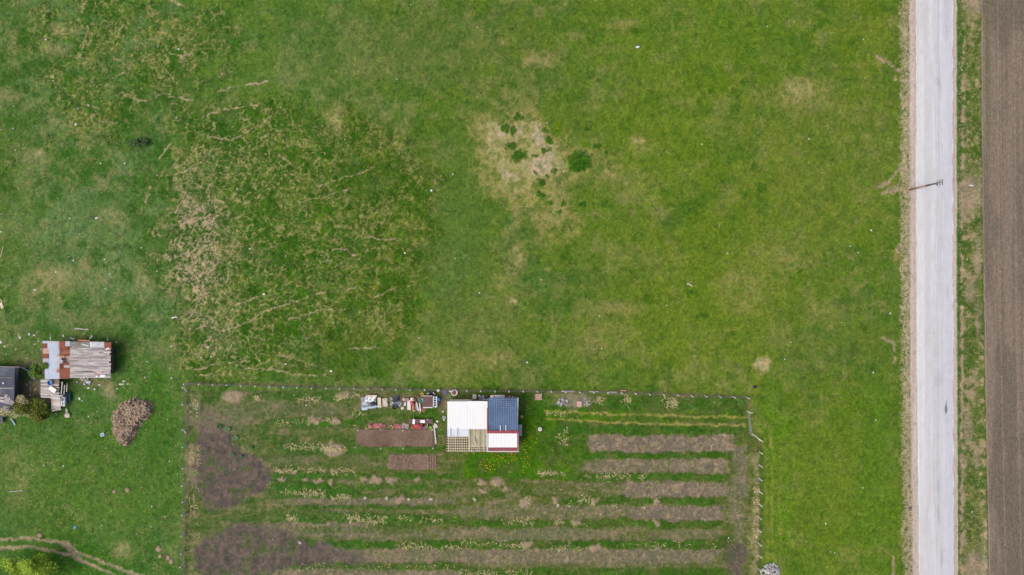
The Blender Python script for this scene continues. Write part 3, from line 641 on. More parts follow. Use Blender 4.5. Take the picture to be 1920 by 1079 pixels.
def scatter(n, x0=0, x1=1840, y0=0, y1=1079):
    px = x0 + RNG.random(n) * (x1 - x0); py = y0 + RNG.random(n) * (y1 - y0)
    return px, py
px, py = scatter(52000, -30, 1700, -30, 1110)
x = (px - 960) * MPP; y = (539.5 - py) * MPP
c, z, d = samp(x, y); g = ss(c[:, 1] - c[:, 0], .01, .05)
roof_free = ~(((px > 74) & (px < 212) & (py > 638) & (py < 772)) | ((px > 836) & (px < 980) & (py > 745) & (py < 848)) | ((px > 660) & (px < 824) & (py > 788) & (py < 884)))
keep = (RNG.random(len(px)) < g * (.35 + .65 * ss(c[:, 1], .20, .08))) & roof_free
blades("grass_tufts", x[keep], y[keep], c[keep] * np.array([1.04, 1.06, 1.0]), np.full(keep.sum(), .26), .022, np.full(keep.sum(), .10), 4, .14)
keep = (RNG.random(len(px)) < d * .55) & roof_free
strawc = mixc(A(176, 164, 110) + np.zeros((keep.sum(), 1)), A(196, 182, 140), RNG.random(keep.sum()))
blades("dry_grass", x[keep], y[keep], strawc, np.full(keep.sum(), .42), .019, np.full(keep.sum(), .06), 3, .3)
# verges by the road
def edge_pts(n, f, a, b):
    py = -20 + RNG.random(n) * 1120; return f(py) + a + RNG.random(n) * (b - a), py
px, py = edge_pts(3200, edge_road_w, -30, -11); x = (px - 960) * MPP; y = (539.5 - py) * MPP
cc = mixc(A(196, 182, 148) + np.zeros((len(x), 1)), A(96, 124, 50), ss(RNG.random(len(x)), .62, .7))
blades("dry_grass", x, y, cc, np.full(len(x), .38), .024, np.full(len(x), .10), 3, .15)
px, py = edge_pts(5200, edge_road_e, 9, 52); x = (px - 960) * MPP; y = (539.5 - py) * MPP
c, z, d = samp(x, y); cc = np.where((RNG.random(len(x)) < .22)[:, None], A(186, 170, 132), c * 1.05)
k = px < edge_field(py) - 1
blades("grass_tufts", x[k], y[k], cc[k], np.full(k.sum(), .34), .024, np.full(k.sum(), .12), 3, .15)
# rows of pale dead stalks left in the garden: x0, x1, y, half height, count
SX = []; SY = []
for x0, x1, yy, hh, n in ((532, 640, 838, 6, 150), (520, 600, 792, 4, 40), (596, 640, 787, 4, 40), (610, 650, 842, 5, 90), (515, 560, 882, 6, 75), (570, 610, 882, 5, 45), (620, 665, 884, 6, 75), (525, 600, 924, 4, 70), (565, 610, 925, 5, 90), (620, 658, 931, 5, 75),
                          (535, 560, 972, 6, 60), (650, 690, 975, 6, 70), (690, 725, 975, 6, 70), (740, 770, 972, 4, 24), (640, 700, 966, 4, 30), (1008, 1060, 888, 4, 70), (1090, 1220, 893, 5, 80), (985, 1000, 937, 5, 40), (1082, 1112, 938, 5, 55),
                          (940, 1000, 978, 6, 70), (1040, 1060, 980, 4, 30), (1030, 1100, 1026, 4, 40), (860, 990, 1020, 5, 90), (860, 1000, 1074, 5, 130), (750, 800, 1022, 5, 50), (760, 862, 1026, 4, 60), (1045, 1065, 820, 12, 40), (1020, 1070, 775, 3, 35),
                          (1118, 1135, 752, 9, 40), (1165, 1180, 750, 8, 35), (1244, 1268, 756, 10, 90), (560, 600, 748, 6, 60), (628, 650, 745, 6, 60), (660, 690, 775, 6, 30), (660, 760, 800, 4, 20), (478, 488, 746, 5, 30), (790, 830, 975, 5, 26),
                          (352, 376, 860, 22, 70), (355, 375, 760, 14, 25), (350, 372, 940, 40, 60), (1412, 1424, 960, 70, 130), (1150, 1350, 1020, 5, 40), (560, 860, 1062, 4, 60), (640, 700, 742, 3, 40), (1000, 1180, 945, 30, 60)):
    n = int(n * .6); SX.append(x0 + RNG.random(n) * (x1 - x0)); SY.append(yy + RNG.normal(0, .55, n) * hh)
SX = np.concatenate(SX); SY = np.concatenate(SY); x = (SX - 960) * MPP; y = (539.5 - SY) * MPP
blades("dead_stalks", x, y, mixc(A(196, 178, 132) + np.zeros((len(x), 1)), A(214, 202, 156), RNG.random(len(x))), np.full(len(x), .42), .034, np.full(len(x), .12), 2, .12)
# dandelions round the cottage
fx = np.concatenate([950 + RNG.normal(0, 14, 60), 918 + RNG.normal(0, 12, 50), 985 + RNG.normal(0, 5, 34), 995 + RNG.normal(0, 9, 40)]); fy = np.concatenate([856 + RNG.normal(0, 7, 60), 868 + RNG.normal(0, 7, 50), 850 + RNG.normal(0, 16, 34), 826 + RNG.normal(0, 22, 40)])
k = ~((fx < 980) & (fy < 849)); x = (fx[k] - 960) * MPP; y = (539.5 - fy[k]) * MPP; zz = samp(x, y)[1]
V = []; F = []
for i in range(len(x)):
    r_ = R.uniform(.035, .085); b0 = len(V)
    V.append((x[i], y[i], zz[i] + .16))
    for j in range(6): V.append((x[i] + r_ * math.cos(j * 1.047), y[i] + r_ * math.sin(j * 1.047), zz[i] + .13))
    for j in range(6): F.append((b0, b0 + 1 + j, b0 + 1 + (j + 1) % 6))
tag(fast_mesh("dandelions", V, F, mat("dandelion_yellow", A4(214, 178, 8), A4(226, 196, 24), 5, .8, bump=0)), kind='stuff')

# ----------------------------------------------------------------- shared materials
M_WHITE = mat("white_sheet", A4(236, 238, 240), A4(244, 245, 246), .6, .5, bump=.04)
M_WOODW = mat("whitewashed_wood", A4(206, 200, 194), A4(224, 220, 214), 3, .8, c3=A4(160, 150, 140), stretch=(.4, 1, 1))
M_WOODG = mat("grey_weathered_wood", A4(142, 134, 132), A4(176, 168, 166), 2.2, .9, c3=A4(212, 206, 204), stretch=(.25, 2.2, 1))
M_WOODG2 = mat("dark_weathered_wood", A4(120, 110, 108), A4(156, 146, 144), 2.2, .9, c3=A4(200, 192, 190), stretch=(.25, 2.2, 1))
M_WOODG3 = mat("bleached_wood", A4(178, 170, 168), A4(206, 200, 200), 2.6, .9, c3=A4(132, 122, 120), stretch=(.25, 2.2, 1))
M_WOODB = mat("brown_wood", A4(126, 100, 80), A4(158, 132, 108), 3, .85, c3=A4(96, 76, 62), stretch=(.5, 1, 1))
M_CREAM = mat("pale_batten", A4(214, 200, 168), A4(228, 216, 188), 4, .75)
M_POST = mat("pale_concrete_post", A4(226, 224, 220), A4(238, 238, 236), 8, .85)
M_WIRE = mat("galvanised_wire", A4(120, 118, 114), A4(150, 148, 146), 4, .5, metal=.6, bump=0)
M_RUST = mat("rusty_sheet", A4(136, 78, 60), A4(160, 96, 78), 1.6, .85, c3=A4(112, 64, 50))
M_RUSTP = mat("pale_rust_sheet", A4(196, 160, 142), A4(214, 186, 172), 1.8, .8, c3=A4(150, 96, 76))
M_BLUEP = mat("pale_blue_sheet", A4(186, 200, 220), A4(204, 212, 226), 1.1, .55, c3=A4(206, 198, 190), metal=.0)
M_GREYSH = mat("green_grey_sheet", A4(128, 134, 130), A4(152, 154, 150), 1.4, .7, c3=A4(140, 108, 92))
M_TAR = mat("tar_paper", A4(66, 72, 88), A4(84, 90, 106), .9, .75, c3=A4(104, 108, 120))
M_WALLW = mat("rendered_wall", A4(196, 190, 180), A4(210, 205, 196), 1.5, .9)
M_WALLB = mat("board_wall", A4(92, 78, 68), A4(120, 104, 92), 2.0, .9, stretch=(2, 2, .3))
M_BLUE = mat("blue_metal_tiles", A4(66, 96, 134), A4(80, 112, 148), .8, .42, c3=A4(60, 84, 118), spec=.5)
M_RED = mat("red_metal", A4(150, 62, 72), A4(166, 76, 84), 1.5, .5, c3=A4(132, 66, 72))
M_REDF = mat("faded_red_plastic", A4(156, 92, 94), A4(178, 116, 114), 1.8, .7, c3=A4(120, 78, 76))
M_REDF2 = mat("bright_red_plastic", A4(166, 66, 72), A4(184, 84, 88), 2, .6, c3=A4(130, 70, 70))
M_MAROON = mat("brown_red_boards", A4(112, 82, 84), A4(130, 98, 98), 2, .8, stretch=(1, 3, 1))
M_PLASTIC = mat("milky_plastic_sheet", A4(206, 216, 228), A4(222, 230, 238), .8, .35, bump=.03)
M_POLY = mat("dirty_translucent_sheet", A4(158, 156, 132), A4(180, 176, 150), 1.2, .5, c3=A4(200, 190, 160))
M_BLACK = mat("dark_plastic", A4(46, 46, 56), A4(70, 70, 80), 4, .6)
M_GREY = mat("grey_tarpaulin", A4(122, 126, 138), A4(160, 164, 174), 3, .6, c3=A4(90, 92, 104))
M_LBLUE = mat("light_blue_plastic", A4(168, 192, 214), A4(196, 214, 230), 2, .5)
M_BLUE2 = mat("bright_blue_plastic", A4(40, 110, 176), A4(66, 134, 196), 3, .5)
M_TURQ = mat("turquoise_plastic", A4(84, 200, 206), A4(110, 214, 218), 3, .4)
M_BEIGE = mat("beige_fabric", A4(194, 184, 170), A4(214, 206, 192), 3, .9)
M_BRICK = mat("pink_brick", A4(196, 158, 142), A4(212, 180, 166), 6, .9)
M_STONE = mat("pale_rubble", A4(190, 186, 182), A4(222, 220, 218), 5, .9)
M_ORANGE = mat("orange_plastic", A4(206, 110, 60), A4(220, 134, 86), 3, .6)
M_GREEN = mat("green_plastic", A4(110, 150, 60), A4(134, 170, 84), 3, .6)
M_YELLOW = mat("yellow_plastic", A4(206, 190, 96), A4(220, 206, 120), 3, .6)
M_BARK = mat("bark", A4(96, 82, 70), A4(122, 106, 92), 6, .95)
M_PINKW = mat("pinkish_white_board", A4(224, 212, 214), A4(234, 228, 230), 3, .7)

def quad_sheet(mb, c4, nu, nv, fn=None, t=.03):
    """thick sheet between four corners given as (px, py, height): NW, NE, SE, SW"""
    P = [W(*c) for c in c4]; P = [Vector(p) for p in P]; vs = []
    for k in (0, -t):
        for j in range(nv + 1):
            v = j / nv
            for i in range(nu + 1):
                u = i / nu
                p = (P[0] * (1 - u) + P[1] * u) * (1 - v) + (P[3] * (1 - u) + P[2] * u) * v
                vs.append((p.x, p.y, p.z + k + (fn(u, v) if fn else 0)))
    n = (nu + 1) * (nv + 1); fs = []
    for j in range(nv):
        for i in range(nu):
            a = j * (nu + 1) + i; fs += [[a, a + nu + 1, a + nu + 2, a + 1], [n + a, n + a + 1, n + a + nu + 2, n + a + nu + 1]]
    for i in range(nu):
        a = nv * (nu + 1) + i; fs += [[i, i + 1, n + i + 1, n + i], [a, n + a, n + a + 1, a + 1]]
    for j in range(nv):
        a = j * (nu + 1); b = a + nu + 1; fs += [[a, n + a, n + b, b]]; a += nu; b += nu; fs += [[a, b, n + b, n + a]]
    mb.add(vs, fs); return mb
def wallbox(x0, x1, y0, y1, htop, inset=0):
    """closed wall block standing on the ground; corners in photograph pixels at ground level"""
    a = W(x0 + inset, y1 - inset); b = W(x1 - inset, y0 + inset)
    return ((a[0] + b[0]) / 2, (a[1] + b[1]) / 2, htop / 2 - .15), (b[0] - a[0], b[1] - a[1], htop + .3)
def base_of(px, py): p = W(px, py); return (p[0], p[1], 0)

# ----------------------------------------------------------------- blue roofed cottage
cot = thing("farm_cottage", "cottage with blue metal tile roof and white porch roof edged in red", "house", base_of(943, 797))
def block(x0, x1, y0, y1, h0, h1):
    """wall block under a sloped roof: height h0 on the north side, h1 on the south"""
    mb = MB(); vs = []
    for (px_, py_, h) in ((x0, y0, h0), (x1, y0, h0), (x1, y1, h1), (x0, y1, h1)):
        p = W(px_, py_); vs += [(p[0], p[1], -.3), (p[0], p[1], h)]
    return mb.add(vs, [[1, 3, 5, 7], [0, 6, 4, 2], [0, 2, 3, 1], [2, 4, 5, 3], [4, 6, 7, 5], [6, 0, 1, 7]])
block(917.5, 967.5, 746, 792, 2.55, 3.25).build("wall", M_WALLW, cot)
block(917.5, 967.5, 792.05, 832, 3.2, 2.4).build("wall", M_WALLW, cot)
mb = MB(); quad_sheet(mb, [(915, 746.5, 2.75), (970.5, 746, 2.75), (971, 807.5, 3.55), (915.5, 808, 3.55)], 17 * 4, 48,
                      lambda u, v: .035 * abs(math.cos(u * 17 * math.pi)) ** 3 + .03 * ((v * 16) % 1.0), .04); mb.build("roof", M_BLUE, cot)
mb = MB()
for (px0, px1, py_, h) in ((948.5, 949.7, 801, 3.8), (938, 939.2, 801, 3.8)):
    a = W(px0, 797.5, 3.5); b = W(px0, 808.2, 3.72)
    MB().beam((a[0], a[1], a[2] + .06), (b[0], b[1], b[2] + .02), .11, .07).build("roof_batten", M_WHITE, cot)
mb = MB(); quad_sheet(mb, [(914, 808, 3.66), (971.5, 807.5, 3.66), (971.5, 813, 3.56), (914, 813, 3.56)], 30, 1, lambda u, v: .03 * math.cos(u * 60 * math.pi), .05); mb.build("ridge_cap", M_RED, cot)
for k in range(3):
    u0 = 915.6 + k * 17.9
    mb = MB(); quad_sheet(mb, [(u0, 813.2, 3.50 + .012 * (k % 2)), (u0 + 18.0, 813.2, 3.50 + .012 * (k % 2)), (u0 + 18.0, 839.3, 2.86), (u0, 839.3, 2.86)], 24, 1, lambda u, v: .018 * math.cos(u * 12 * math.pi), .02)
    mb.build("porch_roof_sheet", M_WHITE, cot)
mb = MB(); quad_sheet(mb, [(916, 839.2, 2.82), (969.5, 839.2, 2.82), (969.5, 846.2, 2.64), (916, 846.2, 2.64)], 72, 2, lambda u, v: .03 * abs(math.cos(u * 18 * math.pi)), .03)
mb.build("tiled_eave", mat("dull_red_tiles", A4(134, 70, 76), A4(156, 88, 92), 3, .7, c3=A4(110, 72, 74)), cot)
a = W(912.5, 846.8, 2.6); b = W(973, 846.8, 2.6); MB().beam(a, b, .16, .12).build("gutter", M_WOODW, cot)
a = W(971.3, 746, 2.72); b = W(970.2, 800, 3.4); MB().beam(a, b, .13, .12).build("barge_board", M_WOODW, cot)
mb = MB(); quad_sheet(mb, [(969.8, 813, 3.42), (972.8, 813, 3.42), (972.8, 846, 2.6), (969.8, 846, 2.6)], 3, 10, None, .05); mb.build("barge_board", mat("rosy_board", A4(150, 104, 106), A4(170, 128, 128), 2.5, .8), cot)
a = W(914, 765, 2.95); b = W(914, 812, 3.5); MB().beam(a, b, .16, .16).build("barge_board", M_RED, cot)
a = W(913.6, 813, 3.4); b = W(914.2, 846, 2.66); MB().beam(a, b, .22, .06).build("flashing", M_LBLUE, cot)
mb = MB(); quad_sheet(mb, [(971.6, 796.5, 2.2), (978.3, 796.5, 2.05), (978.3, 817.5, 2.05), (971.6, 817.5, 2.2)], 10, 2, lambda u, v: .012 * math.cos(u * 10 * math.pi), .03)
mb.build("side_canopy", mat("grey_sheet", A4(168, 172, 182), A4(186, 188, 196), 1.5, .5), cot)
mb = MB(); quad_sheet(mb, [(972.8, 818, 1.5), (976, 818, 1.45), (976, 834, 1.45), (972.8, 836, 1.5)], 3, 8, lambda u, v: .02 * math.cos(v * 9), .04); mb.build("side_step", M_MAROON, cot)

# white roofed annex with its sheets, then the lattice pergola
ann = thing("white_annex", "low annex with a flat white sheet roof beside the blue roof", "outbuilding", base_of(875, 780))
block(841, 912.5, 752, 815, 2.3, 2.2).build("wall", M_WALLW, ann)
for i, (x0, x1) in enumerate(((838.6, 876.1), (876.0, 914.0))):
    for j, (y0, y1) in enumerate(((753, 774.2), (774.0, 790.2), (790.0, 805.3))):
        h0 = 2.62 - .05 * j - .02 * (i % 2); mb = MB()
        quad_sheet(mb, [(x0, y0 - .5 * i, h0), (x1, y0 - .5 * i, h0), (x1 + .2, y1, h0 - .05), (x0, y1, h0 - .05)], 40, 2, lambda u, v: .01 * math.cos(u * 26 * math.pi), .02)
        mb.build("roof_sheet", M_WHITE, ann)
a = W(843, 750.6, 2.2); b = W(884, 750.6, 2.2); MB().beam(a, b, .16, .16).build("eave_beam", M_BEIGE, ann)
for (x0, x1) in ((838.6, 852), (851.9, 866), (865.9, 878.8)):
    mb = MB(); quad_sheet(mb, [(x0, 804.8, 2.40), (x1, 804.8, 2.40), (x1, 818.2, 2.32), (x0, 818.2, 2.32)], 14, 2, lambda u, v: .012 * math.cos(u * 10 * math.pi), .02); mb.build("eave_sheet", M_PLASTIC, ann)
for xx in (844.6, 857.6):
    a = W(xx, 803, 2.6); b = W(xx, 818, 2.46); MB().beam(a, b, .06, .06).build("cover_strip", M_GREY, ann)

per = thing("lattice_pergola", "pergola of pale crossed battens half covered by a dirty corrugated sheet", "pergola", base_of(876, 836))
ph = 2.25
for k in range(10):
    xx = 841.2 + k * 4.2
    a = W(xx, 817, ph); b = W(xx, 847.0 + R.uniform(-.4, .6), ph - .02); MB().beam(a, b, .075 if k % 3 else .10, .06).build("batten", M_CREAM, per)
for k in range(6):
    yy = 822.6 + k * 4.65
    a = W(837.4 + R.uniform(-.6, .6), yy, ph + .06); b = W(879.5 if k < 4 else 913.5, yy + .3, ph + .06); MB().beam(a, b, .085, .06).build("batten", M_CREAM, per)
for k in range(9):
    xx = 884 + k * 3.6
    a = W(xx, 838, ph); b = W(xx, 847 + R.uniform(-.5, .5), ph - .02); MB().beam(a, b, .06, .06).build("batten", M_CREAM, per)
for k in range(3):
    x0 = 880.2 + k * 11.3
    mb = MB(); quad_sheet(mb, [(x0, 805.6, 2.46 - .012 * (k % 2)), (x0 + 11.5, 805.6, 2.46 - .012 * (k % 2)), (x0 + 11.5, 839.0, 2.32), (x0, 839.0, 2.32)], 30, 6, lambda u, v: .015 * math.cos(u * 16 * math.pi), .02); mb.build("roof_sheet", M_POLY, per)
for xx, y1 in ((880.4, 847), (889.6, 824), (898.4, 847.5), (907.6, 847), (913, 840)):
    a = W(xx, 805.6, 2.55); b = W(xx, y1, 2.42); MB().beam(a, b, .11, .08).build("rafter", M_CREAM, per)
for yy in (816.5, 827.5):
    a = W(880.3, yy, 2.50); b = W(914, yy, 2.50); MB().beam(a, b, .05, .04).build("batten", M_POLY, per)
for (xx, yy) in ((840, 846), (879.5, 846), (898.4, 846), (912, 846), (840, 818.6)):
    a = W(xx, yy, 0); sc_ = (1 - ph / H); MB().box((a[0] * sc_, a[1] * sc_, ph / 2 - .1), (.1, .1, ph + .1)).build("leg", M_CREAM, per)
a = W(887.8, 821, 2.62); b = W(892.5, 835, 2.5); MB().beam(a, b, .12, .05).one("loose_board", M_CREAM, "loose pale board lying askew on the pergola's corrugated cover", "board")
for k, (xx, yy) in enumerate(((884.6, 846), (894.3, 845.4))):
    a = W(xx, yy, 2.36); MB().box(a, (.1, .32, .06)).one("white_peg", M_WHITE, ("short white piece lying at the pergola's front edge, left of a rafter", "short white piece lying at the pergola's front edge, nearer the middle rafter")[k], "offcut")

# ----------------------------------------------------------------- utility pole and its wires
pb = W(1706, 356.2)
pole = thing("utility_pole", "tall wooden utility pole with three crossarms beside the pale road", "utility pole", (pb[0], pb[1], 0))
MB().tube((pb[0], pb[1], -.3), (pb[0], pb[1], 4.6), .17, .145, 10).build("shaft", mat("orange_brown_pole", A4(150, 116, 96), A4(172, 138, 118), 5, .85), pole, True)
MB().tube((pb[0], pb[1], 4.55), (pb[0], pb[1], 8.62), .15, .105, 10).build("shaft", mat("grey_pole", A4(112, 106, 104), A4(136, 130, 128), 5, .85), pole, True)
for hz in (7.23, 7.85, 8.47):
    o = MB().box((pb[0] + .13, pb[1], hz), (.07, .88, .08)).build("crossarm", M_BLACK, pole)
    for s in (-1, -.0, 1):
        MB().lathe((pb[0] + .13, pb[1] + s * .4, hz + .04), [(.0, .0), (.03, .0), (.03, .06), (.05, .07), (.05, .11), (.03, .13), (.0, .14)], 8).build("insulator", M_BLACK, o)
MB().tube((pb[0] + .14, pb[1] - .10, 6.9), (pb[0] + .14, pb[1] - .10, 7.15), .13, .13, 10).build("junction_box", M_BLACK, pole, True)
for k, hz in enumerate((7.23, 7.85, 8.47)):
    mb = MB()
    for s in (-1, 1):
        pts = []
        for i in range(17):
            t = i / 16; Y = pb[1] + s * .36 + s * t * 62; pts.append((pb[0] + .13, Y, hz + .17 - 1.5 * 4 * t * (1 - t) * .8))
        mb.path(pts, .011, 4)
    mb.one("power_line", M_WIRE, ("lowest power line strung over the road edge from the utility pole", "middle power line strung over the road edge from the utility pole", "topmost power line strung over the road edge from the utility pole")[k], "power line", "power lines above the road")

# ----------------------------------------------------------------- garden fence
post_proto = {}
def fence_post(parent, px_, py_, h=1.35, lean=None):
    p = W(px_, py_); z0 = gz(p[0], p[1])
    key = round(h, 2)
    if key not in post_proto:
        mb = MB().box((0, 0, h / 2 - .15), (.15, .15, h + .3), taper=.9); mb.box((0, 0, h + .01), (.16, .16, .03))
        me = bpy.data.meshes.new("post"); me.from_pydata(mb.v, [], mb.f); me.materials.append(M_POST); post_proto[key] = me
    o = bpy.data.objects.new("post", post_proto[key]); COL.objects.link(o); o.parent = parent
    o.location = Vector((p[0], p[1], z0)) - ORG[parent.name]; o.rotation_euler = (R.uniform(-.04, .04), R.uniform(-.04, .04), R.uniform(0, 1))
    return (p[0], p[1], z0)
def fence(name, label, pts, h=1.35, brace=()):
    c0 = W(*pts[len(pts) // 2]); f = thing(name, label, "fence", (c0[0], c0[1], 0), "wire fences round the vegetable garden")
    ps = [fence_post(f, a, b, h) for a, b in pts]
    mb = MB()
    for k in (.25, .6, .95, 1.25):
        for a, b in zip(ps[:-1], ps[1:]):
            mb.tube((a[0], a[1], a[2] + k), (b[0], b[1], b[2] + k), .012, .012, 3, False)
    n = 0
    for a, b in zip(ps[:-1], ps[1:]):   # the upright wires of the netting
        L = math.dist(a[:2], b[:2]); m = int(L / .22)
        for i in range(1, m):
            t = i / m; x_ = a[0] + (b[0] - a[0]) * t; y_ = a[1] + (b[1] - a[1]) * t; z_ = a[2] + (b[2] - a[2]) * t
            mb.tube((x_, y_, z_ + .05), (x_, y_, z_ + 1.24), .008, .008, 3, False)
    mb.build("wire_netting", M_WIRE, f)
    for (i, dx, dy) in brace:
        p = ps[i]; MB().beam((p[0], p[1], p[2] + 1.05), (p[0] + dx, p[1] + dy, p[2] - .05), .09, .09).build("brace", M_POST, f)
    return f
def nline(x): return float(np.interp(x, [350, 378, 440, 540, 640, 860, 1040, 1160, 1260, 1400], [719, 719.5, 721.5, 725, 727.5, 731.5, 733.5, 736, 740, 745]))
nx_posts = [352 + k * 26.2 for k in range(41)]
fence("north_fence", "long wire fence with pale posts along the garden's top edge", [(q, nline(q)) for q in nx_posts], 1.3, ((0, .9, 0),))
WPOSTS = [(350, 725), (349, 757), (349, 803), (349.5, 836), (349.5, 876), (349, 907), (349, 938), (348, 962), (347, 1000), (346, 1033), (346, 1058), (345, 1088)]
fence("west_fence", "wire fence with pale leaning posts along the garden's left side", WPOSTS, 1.4, ((0, 0, -.9), (2, 0, -1.0)))
EPOSTS = [(1423.5, 824.5), (1423.5, 847), (1423.5, 872), (1423.5, 897), (1423.5, 921), (1423.5, 945), (1422, 969), (1421.5, 993), (1422, 1018), (1422, 1041), (1421, 1066), (1421, 1092)]
fence("east_fence", "wire fence with pale posts down the garden's right side", EPOSTS, 1.4, ((0, -1.2, 1.0),))
g0 = W(1400.5, 771); g1 = W(1405.5, 814)
gate = thing("field_gate", "grey green metal tube gate between the garden and the meadow", "gate", ((g0[0] + g1[0]) / 2, (g0[1] + g1[1]) / 2, 0))
M_GATE = mat("grey_green_metal", A4(128, 140, 128), A4(150, 160, 148), 4, .5)
mb = MB(); za = .1
for k in (.15, 1.25): mb.tube((g0[0], g0[1], k), (g1[0], g1[1], k), .035, .035, 6)
for t in (0, .5, 1): mb.tube((g0[0] + (g1[0] - g0[0]) * t, g0[1] + (g1[1] - g0[1]) * t, .1), (g0[0] + (g1[0] - g0[0]) * t, g0[1] + (g1[1] - g0[1]) * t, 1.27), .035, .035, 6)
mb.build("frame", M_GATE, gate)
for k in (.42, .7, .98): MB().tube((g0[0], g0[1], k), (g1[0], g1[1], k), .02, .02, 5).build("rail", M_GATE, gate)
MB().tube((g0[0], g0[1], -.2), (g0[0], g0[1], 1.5), .06, .06, 8).build("gate_post", M_POST, gate)
MB().beam((g0[0] - .2, g0[1], 1.45), (g0[0] + .55, g0[1] - .1, 1.4), .08, .08).build("latch_arm", M_POST, gate)

# stakes round the dug bed and the short row of stakes inside the west fence
def stake(px_, py_, h, label, group, r=.045, mm=M_POST):
    p = W(px_, py_); z0 = gz(p[0], p[1])
    o = MB().box((p[0], p[1], z0 + h / 2 - .1), (r * 2, r * 2, h + .2)).one("stake", mm, label, "stake", group); return o
for a, b, w_ in ((673.5, 804, "at the dug bed's upper left corner"), (716.5, 804, "under the faded red cover on the dug bed's rim"), (757.5, 805, "under the pinkish grey cloth on the dug bed's rim"), (669, 836.5, "at the dug bed's lower left corner"),
                 (716.5, 838.5, "on the dug bed's lower rim, left of its middle"), (758, 838.5, "on the dug bed's lower rim, right of its middle"), (813, 838, "at the dug bed's lower right corner")):
    stake(a, b, 1.3, "thin white stake " + w_, "stakes round the dug bed", .06, M_WHITE)
for a, b, w_ in ((776.5, 784.5, "left"), (803, 785, "right")):
    stake(a, b, .8, "short white stake behind the dark red bench, " + w_ + " one", "stakes behind the bench", .05, M_WHITE)
for k in range(5):
    stake(375.4 - k * .4, 754.2 + k * 6.1, 1.0, ("topmost", "second from the top", "middle one", "second from the bottom", "lowest")[k] + " of five pale stakes inside the fence corner", "row of five pale stakes inside the garden corner", .06)
# ----------------------------------------------------------------- weathered shed with rusty sheets
shed = thing("weathered_shed", "old shed roofed with grey planks and rusty corrugated sheets", "shed", base_of(146, 678))
SHN, SHS = 2.35, 1.95
def shh(py_): return SHN + (SHS - SHN) * (py_ - 640) / 71.0
block(92, 214, 650, 700, 1.95, 1.75).build("wall", M_WALLB, shed)
def shed_sheet(x0, x1, y0, y1, m, dz=0.0, parent=shed, ribs=True, tilt=0.0, hf=None):
    hf = hf or shh; mb = MB(); n = max(6, int((x1 - x0) * 2.2)); per_ = (x1 - x0) / 1.9
    quad_sheet(mb, [(x0, y0, hf(y0) + dz), (x1, y0 + tilt, hf(y0) + dz), (x1, y1 + tilt, hf(y1) + dz), (x0, y1, hf(y1) + dz)], n * 2, 3, (lambda u, v: .016 * math.cos(u * per_ * 2 * math.pi)) if ribs else None, .015)
    return mb.build("roof_sheet", m, parent)
shed_sheet(80, 93, 639.8, 655, M_BLUEP); shed_sheet(80, 88.6, 644.2, 653.6, M_RUST, .035)
shed_sheet(80, 92, 654.2, 664, M_RUSTP, .02); shed_sheet(80, 90.4, 663.5, 672.2, M_RUST, .03); shed_sheet(80.5, 92, 672, 683, M_WOODG3, .01)
shed_sheet(84, 93, 683, 711.3, M_BLUEP, 0.0); shed_sheet(92, 111.5, 640, 676, M_BLUEP, .02, tilt=.4); shed_sheet(91, 111.5, 675, 711, M_BLUEP, .04, tilt=.3)
shed_sheet(107, 111.6, 664, 669, M_RUSTP, .06); shed_sheet(106, 111.4, 690, 699, M_RUSTP, .07)
shed_sheet(110, 131, 640, 657, M_RUST, .03); shed_sheet(110.5, 131, 657.2, 668.5, mat("dark_rusty_sheet", A4(124, 72, 56), A4(148, 88, 70), 1.6, .85, c3=A4(168, 118, 98)), .015)
shed_sheet(111, 131, 668, 682, M_RUSTP, .02); shed_sheet(111.5, 131, 681, 694.5, M_RUST, .035); shed_sheet(111.5, 131, 694, 710.6, mat("warm_rusty_sheet", A4(142, 84, 66), A4(156, 98, 80), 1.2, .85, c3=A4(120, 68, 54)), .02)
shed_sheet(122.5, 131, 640.3, 649.6, M_BLUEP, .055); shed_sheet(120, 131, 685.5, 689.5, M_WOODG3, .06, ribs=False)
shed_sheet(131, 169, 641, 652.6, M_GREYSH, .02); shed_sheet(168.5, 195.5, 641.2, 652.4, mat("white_grey_sheet", A4(188, 192, 202), A4(212, 214, 220), 1.5, .6, c3=A4(232, 230, 228)), .04); shed_sheet(195.3, 208.4, 642, 656.5, M_RUST, .03)
shed_sheet(186, 207, 656, 663, mat("dull_rust_sheet", A4(122, 98, 94), A4(150, 126, 120), 2, .85, c3=A4(186, 176, 172)), .05)
# the planked half: every plank its own piece
yy = 653.0; row = 0
while yy < 707.5:
    wpl = R.uniform(2.1, 2.9); xs = [131.2, 131.2 + R.uniform(12, 40)]; xs.append(min(208, xs[-1] + R.uniform(20, 44))); xs.append(208 + R.uniform(-.8, .8))
    for xa, xb in zip(xs[:-1], xs[1:]):
        if xb - xa < 3: continue
        p = W((xa + xb) / 2, yy + wpl / 2, shh(yy)); sc_ = MPP * (1 - 2.1 / H)
        dz = R.uniform(0, .03)
        MB().box((p[0], p[1], p[2] + dz), ((xb - xa) * sc_ - .03, wpl * sc_ * R.uniform(.86, 1.0), .028), rz=R.uniform(-.012, .012), rx=-.06 + R.uniform(-.03, .03)).build("plank", R.choice([M_WOODG, M_WOODG, M_WOODG3, M_WOODG3, M_WOODG3]), shed)
    yy += wpl; row += 1
shed_sheet(177, 191, 696, 703.3, mat("rosy_sheet", A4(166, 122, 116), A4(184, 146, 140), 2, .85), .06, ribs=False)
for k in range(34):   # loose lifted slivers of paint and bark on the planks
    xx = R.uniform(134, 205); y_ = R.uniform(656, 704); p = W(xx, y_, shh(y_) + .06); MB().box(p, (R.uniform(.3, 1.3), R.uniform(.06, .16), .02), rz=R.uniform(-.12, .12)).build("loose_sliver", R.choice([M_WOODW, M_WOODW, M_WOODG3]), shed)
